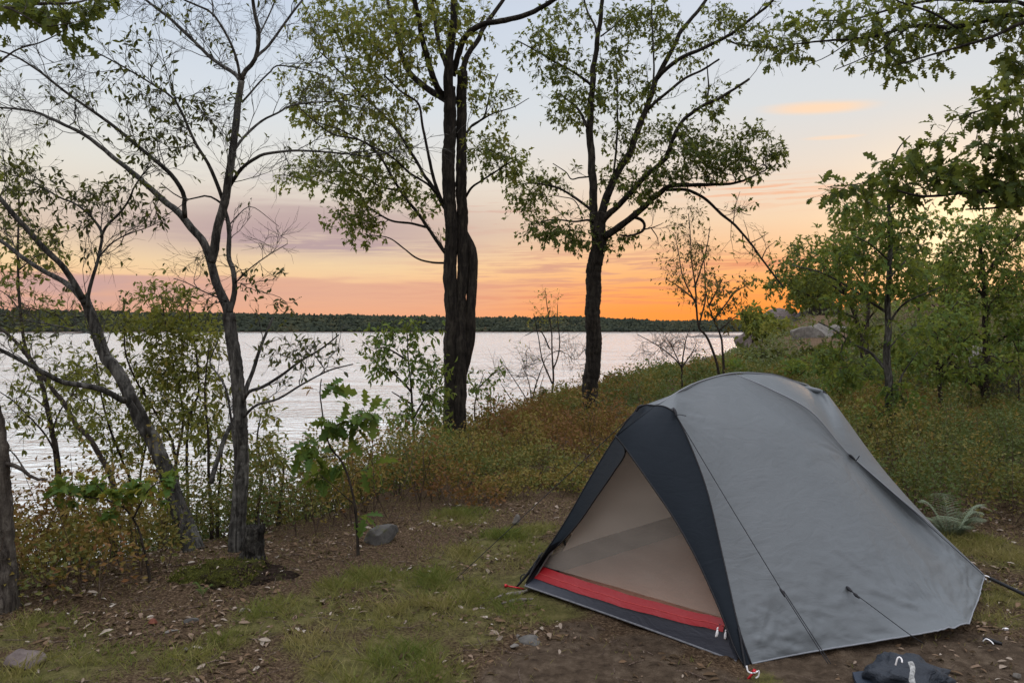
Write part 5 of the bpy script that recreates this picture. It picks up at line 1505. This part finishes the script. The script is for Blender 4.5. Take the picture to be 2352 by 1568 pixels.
t = Tree('maple_sapling', 'spindly young maple with a flat spray of bright green and orange leaves', 'sapling', brown_bark, bright_leaf, P(350, 1375, D), None, 8, 440)
L = lambda pts, r0, r1, d1=0, **k: t.limb(PL(pts, D, D + d1), px(r0, D), px(r1, D), **k)
L([(350, 1378), (340, 1310), (330, 1260), (318, 1215), (305, 1190), (285, 1165), (250, 1150), (200, 1140), (150, 1130)], 7, 2.5, .1, root=True)
L([(306, 1190), (325, 1150), (345, 1120), (385, 1095)], 4, 2, -.1); L([(250, 1150), (230, 1120), (215, 1110)], 3, 1.5, .1)
t.grow([(140, 1120, 40, 22, D + .1, .12, 9), (210, 1110, 45, 20, D + .1, .12, 9), (270, 1135, 45, 24, D, .12, 9), (330, 1120, 40, 24, D, .1, 7), (385, 1105, 24, 30, D - .1, .08, 6), (260, 1180, 30, 18, D, .1, 4), (380, 1160, 20, 12, D, .06, 2), (170, 1150, 40, 16, D + .1, .1, 4)],
       MAPLE, .078, leaves=4, side_twigs=0, tint=(.15, .99), rtip=.0012, rmax=.003, droop=.2)
t.done()

# ---- young trees between the oaks, by the water
def small(name, lab, cat, leafm, D, stems, blobs, group=None, seed=1, w=8, leaf=ELL, size=.06, bark=None, bare=(), **k):
    t = Tree(name, lab, cat, bark or brown_bark, leafm, P(stems[0][0][0], stems[0][0][1], D), group, 8, seed)
    for i, s in enumerate(stems): t.limb(PL(s, D, D + (0 if i == 0 else rng.uniform(-.05, .05) * D)), px(w if i == 0 else w * .62, D), px(max(1.2, w * .25), D), root=(i == 0), bump=.08)
    k.setdefault('rtip', .0014); k.setdefault('rmax', .012)
    if blobs: t.grow([(a, b_, c, d, D, max(.25, .045 * D), n) for a, b_, c, d, n in blobs], leaf, size, **k)
    if bare: t.grow([(a, b_, c, d, D, .4, n) for a, b_, c, d, n in bare], leaf, size, bare=True, twig=.35, side_twigs=4, rtip=max(k['rtip'], .00017 * D), rmax=.009)
    return t.done()
small('young_tree', 'pale green young tree between the big-leaved sapling and the twin oak', 'tree', green_leaf, 10.0,
      [[(951, 1010), (948, 940), (944, 881), (938, 820), (936, 775), (930, 750)], [(950, 960), (985, 900), (1005, 860)], [(945, 900), (905, 860), (880, 840)], [(948, 930), (900, 900)], [(940, 830), (890, 800), (860, 800)]],
      [(880, 790, 45, 34, 30), (945, 765, 50, 26, 24), (860, 820, 36, 24, 14), (985, 850, 40, 46, 36), (1000, 920, 34, 46, 34), (945, 960, 60, 45, 40), (885, 850, 30, 16, 14), (930, 840, 45, 40, 20), (1000, 980, 30, 20, 14)], 'young trees by the water', 500, 9, ELL, .085, leaves=8, tint=(.15, .95), twig=.16)
small('young_tree', 'small leafy stems emerging on the right side of the twin oak trunk', 'tree', green_leaf, 12.2,
      [[(1092, 985), (1090, 930), (1100, 890), (1110, 860)], [(1122, 980), (1128, 940), (1120, 900)], [(1100, 890), (1130, 860), (1150, 850)]],
      [(1100, 890, 36, 40, 24), (1125, 935, 22, 40, 16), (1150, 852, 22, 14, 8), (1170, 985, 14, 20, 4)], 'young trees by the water', 520, 6, ELL, .085, leaves=7, tint=(0, .8), twig=.14)
small('young_birch', 'slender birch between the two oaks with its yellowing top above the far shore', 'tree', yellow_leaf, 16.5,
      [[(1264, 950), (1268, 900), (1271, 863), (1268, 810), (1267, 761), (1258, 710), (1253, 668)], [(1268, 880), (1245, 820), (1235, 770), (1225, 720)], [(1270, 850), (1285, 800), (1282, 740), (1280, 700)], [(1262, 800), (1240, 760), (1205, 770)]],
      [(1255, 700, 36, 30, 20), (1250, 735, 45, 24, 20), (1252, 675, 8, 14, 6), (1200, 790, 20, 25, 4)], 'young trees by the water', 540, 6, ELL, .065, leaves=4, tint=(.5, 1), twig=.2, bare=[(1240, 830, 60, 50, 14), (1290, 800, 50, 40, 10)])
small('bare_shrub', 'leafless many-stemmed shrub at the water between the two oaks', 'shrub', brown_leaf, 15.0,
      [[(1222, 950), (1224, 910), (1235, 870), (1255, 820)], [(1222, 940), (1200, 900), (1180, 870), (1160, 840)], [(1222, 930), (1215, 880), (1200, 840)], [(1200, 950), (1170, 910), (1150, 880)], [(1250, 950), (1240, 900), (1250, 860)]],
      [], None, 560, 5, bare=[(1170, 860, 40, 40, 10), (1220, 850, 40, 40, 10), (1330, 830, 40, 60, 10)])
for k, (X, Y, rx, ry, lab) in enumerate([(1208, 950, 26, 12, 'dark round bush at the waterline left of the leafless shrub'), (1247, 906, 20, 9, 'small dark bush showing against the water behind the slender birch'),
        (1415, 872, 14, 14, 'sprig-like bush against the water right of the single oak'), (1492, 886, 40, 16, 'reddish-brown bush at the shore left of the pink granite ledge'), (1590, 836, 34, 10, 'low bush capping the pink granite ledge')]):
    D = [16, 21, 17, 22, 31][k]
    small('shore_bush', lab, 'bush', brown_leaf if k in (3, 0) else dark_leaf, D, [[(X, Y + ry * 1.5), (X + 2, Y + ry * .4), (X, Y)], [(X, Y + ry), (X - rx * .5, Y)], [(X, Y + ry), (X + rx * .5, Y)]],
          [(X, Y, rx, ry, 34)], 'small bushes along the shore', 580 + 10 * k, 5, ELL, .0055 * D, leaves=6, tint=(.1, .9), twig=.01 * D)
small('thin_tree', 'thin upright tree with fine dark leaves standing behind the tent top', 'tree', brown_leaf, 19.0,
      [[(1652, 866), (1640, 815), (1622, 772), (1605, 749), (1599, 700), (1597, 660), (1589, 600), (1586, 540), (1582, 490)], [(1605, 749), (1620, 690), (1618, 620), (1612, 560)], [(1599, 700), (1570, 640), (1560, 590), (1550, 540)], [(1596, 660), (1615, 600), (1625, 560), (1632, 520)], [(1598, 690), (1560, 660), (1530, 640)]],
      [(1580, 495, 50, 34, 34), (1590, 560, 60, 40, 46), (1575, 610, 62, 40, 44), (1590, 660, 62, 36, 34), (1560, 650, 44, 44, 16), (1612, 580, 34, 34, 20), (1600, 700, 30, 26, 10)], 'thin trees by the shore rock', 640, 7, ELL, .095, leaves=5, tint=(0, .7), twig=.3, up=.35, side_twigs=3)
small('thin_tree', 'shorter thin tree with copper leaves leaning right, nearest the sunset glow', 'tree', brown_leaf, 18.0,
      [[(1663, 860), (1660, 800), (1655, 770), (1640, 735), (1628, 702), (1622, 670)], [(1640, 735), (1665, 700), (1690, 670), (1715, 655)], [(1650, 760), (1680, 735), (1700, 720)], [(1628, 702), (1650, 660), (1660, 640)]],
      [(1685, 665, 45, 26, 22), (1650, 690, 45, 36, 22), (1630, 650, 24, 26, 10), (1670, 730, 45, 34, 20), (1715, 655, 16, 12, 5)], 'thin trees by the shore rock', 660, 8, ELL, .12, leaves=6, tint=(.3, 1), twig=.22)
small('bare_sapling', 'bare little tree with a sideways spray of twigs left of the tent top', 'sapling', brown_leaf, 17.0,
      [[(1567, 890), (1566, 842), (1572, 800), (1578, 772), (1588, 745)], [(1566, 842), (1540, 815), (1505, 790), (1464, 768)], [(1567, 850), (1545, 800), (1530, 775)], [(1566, 845), (1590, 810), (1600, 790)]],
      [], None, 680, 6, bare=[(1500, 795, 46, 34, 26), (1545, 795, 34, 36, 18), (1590, 790, 20, 30, 10)])

# ---- right side
D = 9.2
t = Tree('maple_tree', 'straight slim tree with green crown standing in the shrubs behind the tent', 'tree', grey_bark, green_leaf, P(2050, 1040, D), None, 12, 700)
L = lambda pts, r0, r1, d1=0, **k: t.limb(PL(pts, D, D + d1), px(r0, D), px(r1, D), **k)
L([(2050, 1045), (2047, 980), (2043, 900), (2036, 830), (2040, 760), (2038, 700), (2043, 640), (2046, 560), (2042, 480), (2040, 430), (2046, 380)], 22, 6, 0, root=True, n=70)
L([(2036, 850), (2000, 810), (1960, 790), (1920, 760), (1880, 740)], 8, 3, .4); L([(2041, 720), (1980, 680), (1930, 650), (1870, 620), (1820, 610)], 7, 2.5, .5)
L([(2041, 745), (2075, 700), (2110, 680), (2160, 660)], 6, 2, -.5); L([(2043, 640), (2080, 600), (2120, 570)], 5, 2, .4); L([(2045, 600), (2000, 560), (1960, 540)], 5, 2, -.5); L([(2042, 500), (2000, 470), (1950, 440), (1900, 430)], 5, 2, .3); L([(2043, 480), (2090, 440), (2130, 430)], 4, 2, -.3)
L([(2040, 800), (2070, 770), (2105, 745)], 4, 2, .3)
L([(2058, 1030), (2056, 960), (2062, 900), (2075, 860), (2110, 810)], 9, 2.5, .1)
L([(2046, 385), (2060, 350), (2072, 330), (2090, 312)], 5, 2, -.1)
Bl = [(2000, 560, 90, 50, D, .6, 54), (2080, 580, 80, 60, D, .6, 40), (1960, 470, 60, 40, D + .2, .4, 30), (2040, 470, 70, 60, D, .5, 44), (2120, 520, 60, 50, D, .5, 28), (1930, 600, 70, 30, D + .3, .5, 34), (2000, 660, 80, 34, D, .5, 36), (2100, 660, 80, 40, D, .5, 34),
      (1920, 820, 55, 50, D + .3, .4, 26), (1960, 870, 60, 40, D + .2, .4, 26), (1960, 760, 70, 40, D + .2, .4, 24), (2090, 780, 60, 50, D, .4, 30), (2040, 900, 40, 40, D - .1, .3, 12), (2080, 920, 36, 50, D - .1, .3, 20), (1940, 700, 60, 40, D + .2, .4, 20)]
t.grow(Bl, OAKS, .105, leaves=8, mul=1.0, side_twigs=1, twig=.15, tint=(.2, 1), rmax=.01)
t.grow([(2020, 760, 60, 50, D, .4, 8), (1950, 830, 60, 40, D, .4, 8)], OAKS, .1, bare=True, twig=.2)
t.done()
small('leafy_shoot', 'lime-green leafy shoots at the foot of the slim tree behind the tent', 'shrub', bright_leaf, 8.8, [[(1995, 985), (1985, 960), (1975, 945)], [(1995, 985), (2015, 955), (2030, 945)], [(2000, 985), (2060, 950), (2090, 930)]],
      [(1980, 955, 34, 18, 10), (2030, 950, 26, 16, 7), (2085, 935, 24, 30, 9), (2010, 935, 20, 14, 5)], None, 730, 4, OAKS, .10, leaves=5, tint=(.3, .85), twig=.1)

# oak outside the right border: its boughs hang in at the top and at mid height
D = 5.4
t = Tree('overhanging_oak', 'oak outside the right border, its big lobed leaves hanging in over the tent', 'tree', dark_bark, oak_leaf, P(2640, 1330, D), None, 14, 760)
L = lambda pts, r0, r1, d1=0, **k: t.limb(PL(pts, D, D + d1), px(r0, D), px(r1, D), **k)
L([(2640, 1335), (2632, 1100), (2625, 800), (2620, 500), (2612, 200), (2600, -100), (2590, -350)], 95, 60, 0, root=True, n=80)
L([(2612, 180), (2540, 110), (2450, 60), (2352, 32), (2250, 55), (2180, 68), (2100, 65), (2000, 85), (1900, 95), (1820, 100), (1775, 108)], 20, 2.5, .3)
L([(2500, 85), (2420, 75), (2352, 55), (2280, 85), (2200, 110), (2130, 130), (2060, 150)], 12, 3, -.2)
L([(2420, 60), (2352, 10), (2260, 5), (2150, 0), (2050, 20), (1960, 45), (1880, 50)], 11, 3, .5)
L([(2200, 66), (2140, 30), (2080, 10), (2000, -20)], 6, 3, .2)
L([(2080, 68), (2030, 110), (1980, 135), (1920, 160)], 4, 2, -.3); L([(1960, 90), (1900, 130), (1850, 150)], 3, 1.5, .2)
L([(2620, 480), (2520, 450), (2430, 455), (2352, 452), (2270, 440), (2200, 445), (2130, 452), (2060, 440)], 18, 4, -.5)
L([(2480, 452), (2400, 435), (2330, 425), (2240, 405), (2160, 395), (2100, 370), (2060, 360)], 11, 3, .2); L([(2430, 455), (2352, 472), (2270, 478), (2220, 480)], 8, 3, -.3)
L([(2615, 330), (2520, 270), (2440, 250), (2352, 235), (2290, 240), (2230, 260)], 12, 3, -.3); L([(2440, 250), (2380, 180), (2330, 140), (2300, 125)], 7, 2.5, .2)
L([(2200, 400), (2120, 380), (2060, 400), (1990, 420), (1920, 430)], 4, 1.5, .3)
Bl = [(1830, 90, 55, 50, D + .3, .25, 26), (1910, 60, 70, 55, D + .4, .3, 34), (1990, 90, 70, 50, D + .2, .3, 36), (2080, 60, 80, 60, D + .2, .3, 44), (2060, 140, 70, 26, D, .25, 24), (2170, 60, 80, 50, D + .2, .3, 48), (2260, 50, 80, 50, D + .1, .3, 48), (2340, 50, 50, 60, D + .1, .3, 28), (2140, 150, 40, 20, D, .2, 8), (1780, 120, 26, 26, D + .3, .2, 10), (2000, 15, 90, 26, D + .4, .3, 26)]
t.grow(Bl, OAK, .082, leaves=6, mul=.68, side_twigs=2, twig=.12, tint=(0, .7), rtip=.0012, rmax=.008)
Bl = [(2120, 370, 50, 30, D - .3, .25, 18), (2180, 410, 60, 40, D - .3, .3, 34), (2260, 430, 70, 46, D - .2, .3, 44), (2330, 420, 60, 60, D - .2, .3, 42), (2090, 430, 50, 24, D - .1, .3, 20), (1990, 425, 60, 26, D + .2, .25, 22), (1925, 440, 28, 14, D + .3, .2, 8), (2240, 270, 45, 30, D - .3, .25, 12), (2310, 230, 50, 50, D - .3, .3, 30), (2340, 330, 45, 60, D - .3, .3, 36), (2330, 150, 40, 40, D, .25, 22), (2265, 340, 40, 30, D - .3, .2, 12), (2160, 330, 36, 22, D - .2, .2, 8), (2060, 380, 40, 24, D, .2, 10)]
t.grow(Bl, OAK, .10, leaves=6, mul=.66, side_twigs=1, twig=.12, tint=(.05, .8), rtip=.0013, rmax=.008)
t.done()

def wood(name, lab, leafm, D, trunk, w, limbs, blobs, seed, leaf=ELL, size=.11, leaves=8, tint=(0, .8), group='trees at the edge of the wood', bark=None, twig=.25, mul=1.0):
    t = Tree(name, lab, 'tree', bark or brown_bark, leafm, P(trunk[0][0], trunk[0][1], D), group, 10, seed)
    t.limb(PL(trunk, D), px(w, D), px(w * .25, D), root=True)
    for l in limbs: t.limb(PL(l, D, D + rng.uniform(-.08, .08) * D), px(w * .4, D), px(w * .12, D))
    t.grow([(a, b_, c, d, D, .07 * D, n) for a, b_, c, d, n in blobs], leaf, size, leaves=leaves, side_twigs=1, twig=twig, tint=tint, rmax=.02, rtip=.002, mul=mul)
    return t.done()
wood('broadleaf_tree', 'dense light-green tree filling the right border under the overhanging oak', green_leaf, 13.5, [(2262, 900), (2265, 800), (2262, 700), (2255, 600), (2250, 520)], 22,
     [[(2262, 780), (2200, 740), (2140, 700)], [(2262, 720), (2310, 660), (2350, 620)], [(2260, 680), (2210, 620), (2180, 570)], [(2258, 640), (2300, 580), (2340, 540)], [(2263, 800), (2330, 760), (2380, 740)]],
     [(2250, 530, 80, 40, 70), (2320, 540, 70, 60, 80), (2200, 590, 60, 45, 50), (2280, 620, 90, 50, 90), (2350, 650, 60, 60, 60), (2190, 680, 60, 35, 34), (2270, 700, 80, 40, 60), (2340, 760, 60, 50, 50), (2150, 640, 40, 25, 16), (2230, 770, 60, 34, 28)], 800, OAKS, .115, tint=(.3, 1), mul=1.25)
wood('broadleaf_tree', 'lower green tree in front of the dense one, level with the pale boulder', green_leaf, 12.0, [(2160, 930), (2155, 850), (2150, 780), (2140, 720)], 14,
     [[(2155, 850), (2200, 800), (2230, 770)], [(2152, 810), (2110, 770), (2090, 740)], [(2150, 780), (2180, 720), (2200, 690)]],
     [(2140, 760, 60, 50, 50), (2200, 780, 60, 40, 46), (2190, 720, 50, 34, 30), (2110, 820, 50, 36, 30), (2210, 850, 60, 36, 36), (2160, 860, 50, 30, 24), (2310, 830, 60, 30, 24)], 830, OAKS, .11, tint=(.3, 1), mul=1.2)
wood('broadleaf_tree', 'backlit tree on the slope whose leafy left side meets the drooping dead limb', oak_leaf, 21, [(1988, 850), (1975, 760), (1950, 690), (1920, 640), (1890, 600)], 16,
     [[(1965, 730), (1900, 700), (1840, 670), (1790, 650)], [(1945, 680), (1890, 640), (1840, 610)], [(1940, 670), (1960, 610), (1970, 570)], [(1975, 760), (2020, 700), (2050, 660)]],
     [(1850, 590, 60, 36, 56), (1920, 580, 60, 36, 52), (1800, 640, 50, 28, 36), (1870, 645, 70, 28, 50), (1960, 620, 50, 40, 34), (1770, 650, 24, 14, 8), (1840, 690, 50, 20, 20), (2000, 680, 50, 30, 24)], 850, OAKS, .17, leaves=9, tint=(.1, .9), twig=.4)
wood('broadleaf_tree', 'fine-leaved tree behind the slim tree, topping the backlit one', oak_leaf, 26, [(1990, 800), (1992, 700), (1985, 600), (1975, 520)], 14,
     [[(1990, 660), (1950, 600), (1930, 560)], [(1988, 640), (2030, 580), (2060, 540)], [(1985, 600), (1960, 540), (1940, 510)]],
     [(1960, 510, 55, 34, 46), (2010, 520, 50, 30, 34), (1930, 560, 40, 30, 24), (2060, 560, 50, 40, 30), (2010, 610, 60, 40, 34), (2100, 620, 50, 30, 24)], 870, ELL, .2, leaves=9, tint=(.2, 1), twig=.4)
for k, (X, Yb, Yt, D, lab) in enumerate([(1842, 700, 645, 62, 'first small tree silhouetted on the headland ridge, by the bare rock dome'), (1876, 700, 632, 63, 'middle small tree silhouetted on the headland ridge'), (1905, 690, 640, 60, 'last small ridge tree, furthest from the bare rock dome'),
        (2110, 720, 600, 45, 'taller tree on the ridge seen through the crown of the slim tree'), (2180, 700, 610, 48, 'ridge tree behind the dense light-green tree'), (1728, 790, 712, 58, 'yellow-green bushy tree at the water end of the headland'), (1752, 770, 725, 56, 'small olive tree between the yellow-green one and the rock dome')]):
    wood('ridge_tree', lab, yellow_leaf if k == 5 else oak_leaf, D, [(X, Yb + 14), (X + 1, (Yb + Yt) / 2), (X - 1, Yt)], 5, [[(X, Yb - 12), (X - 14, (Yb + Yt) / 2), (X - 20, Yt + 10)], [(X, Yb - 16), (X + 14, (Yb + Yt) / 2), (X + 18, Yt + 8)]],
         [(X - 8, Yt + 12, 26, 16, 36), (X + 10, Yt + 22, 26, 18, 30), (X, (Yb + Yt) / 2 + 10, 24, 18, 24)], 900 + 10 * k, DIA, .0075 * D, leaves=9, tint=(0, .8), group='small trees on the headland', twig=.012 * D)
# bushes in the middle distance on the right
for k, (X, Y, rx, ry, D, mt, lab) in enumerate([
        (1905, 830, 48, 26, 15, green_leaf, 'green bush right behind the tent ridge'), (1830, 850, 40, 16, 19, bright_leaf, 'small bright bush just above the tent top'), (1680, 850, 34, 14, 24, bright_leaf, 'bright low bush right of the thin trees at the shore'),
        (2010, 850, 50, 30, 17, green_leaf, 'dark green bush behind the slim tree trunk'), (2120, 880, 50, 26, 16, dark_leaf, 'dull bush between the slim tree and the fallen branches'), (2330, 870, 60, 34, 15, dark_leaf, 'grey-green bush by the right border beyond the shrubs'),
        (1750, 820, 60, 24, 30, dark_leaf, 'wide grey-green bush on the slope left of the flat-topped boulder'), (1870, 815, 50, 18, 28, dark_leaf, 'grey-green bush below the flat-topped boulder'), (1780, 760, 40, 22, 46, yellow_leaf, 'olive bush under the rock dome'), (1990, 790, 60, 26, 30, oak_leaf, 'leafy bush uphill of the flat-topped boulder'),
        (2230, 850, 60, 34, 13.5, green_leaf, 'fresh green bush standing over the fallen branches'), (2290, 810, 60, 40, 14.5, green_leaf, 'tall green bush at the foot of the dense light-green tree'), (2340, 760, 40, 50, 13, bright_leaf, 'bright green bush by the right border, level with the boulder'),
        (2070, 820, 44, 34, 13, bright_leaf, 'bright green bush touching the slim tree trunk'), (1930, 880, 44, 22, 12.5, bright_leaf, 'lime bush low behind the rear of the tent'), (2160, 800, 50, 36, 15, yellow_leaf, 'yellow-green bush between the slim tree and the boulder')]):
    small('bush', lab, 'bush', mt, D, [[(X, Y + ry), (X, Y)], [(X, Y + ry), (X - rx * .6, Y)], [(X, Y + ry), (X + rx * .6, Y - 3)]], [(X, Y, rx, ry, 50)], 'bushes behind the tent', 1000 + 10 * k, 5, DIA if D > 22 else ELL, .0072 * D, leaves=8, tint=(.05, .85), twig=.012 * D)
# fallen branches
for k, (pts, D, lab) in enumerate([([(2175, 838), (2215, 862), (2245, 882), (2270, 905)], 13.5, 'thick dead branch fallen across the shrubs beyond the slim tree'), ([(2210, 880), (2245, 860), (2290, 850), (2340, 848)], 14.0, 'thin dead branch lying level behind the thick fallen one')]):
    t = Tree('fallen_branch', lab, 'branch', grey_bark, brown_leaf, P(pts[0][0], pts[0][1], D), 'dead branches in the brush', 8, 1200 + 9 * k)
    t.limb(PL(pts, D), px(9, D), px(4, D))
    t.grow([(2230, 860, 70, 30, D, .5, 30), (2300, 880, 50, 30, D, .5, 16)], ELL, .05, bare=True, twig=.35, side_twigs=3, rtip=.002)
    t.done()

# ferns
_pin = sym([(0, 0), (.12, .06), (.22, .022), (.34, .058), (.44, .02), (.56, .048), (.66, .016), (.8, .03), (1, 0)])
PIN = (_pin, [np.arange(len(_pin))])
def fern(p, R, n, label, c, seed):
    r2 = np.random.default_rng(seed)
    t = thing('fern', label, 'fern', (p[0], p[1], gh(p[0], p[1])))
    for k in range(n):
        b = MB()
        a = k / n * 2 * math.pi + r2.uniform(-.3, .3)
        h = np.array([math.cos(a), math.sin(a), 0])
        s = np.linspace(0, 1, 26)
        L_ = R * r2.uniform(.55, 1.15)
        up_ = r2.uniform(.8, 1.5)
        c_ = p + h * (s * L_ * .65)[:, None] + np.array([0, 0, 1.]) * (L_ * up_ * (1.6 * s - .95 * s ** 2))[:, None]
        b.tube(c_, np.linspace(.003, .0008, 26) * R / .4, 4, cap=False)
        d = nrm(np.gradient(c_, axis=0))
        sd = nrm(np.cross(d, np.array([0, 0, 1.])))
        for q in (1, -1):
            w = np.sin(np.pi * np.clip(s[4:], 0, 1) ** .8) * L_ * .30 + .004
            b.leaves(PIN, c_[4:], sd[4:] * q + d[4:] * .55, np.tile([0, 0, 1.], (22, 1)), w, .3 + .5 * r2.random(22), curl=.2)
        b.build('frond', c, t)
    return t
fern_m = leaf_mat('fern_frond', [(0, C(.14, .18, .12)), (.5, C(.20, .25, .17)), (1, C(.28, .33, .23))], transl=.3)
fern(P(2185, 1258, 5.5), .34, 24, 'pale blue-green fern beside the rear corner of the tent', fern_m, 3)
fern(GP(466, 1372), .085, 6, 'tiny bright green fern at the foot of the mossy hump', bright_leaf, 5)
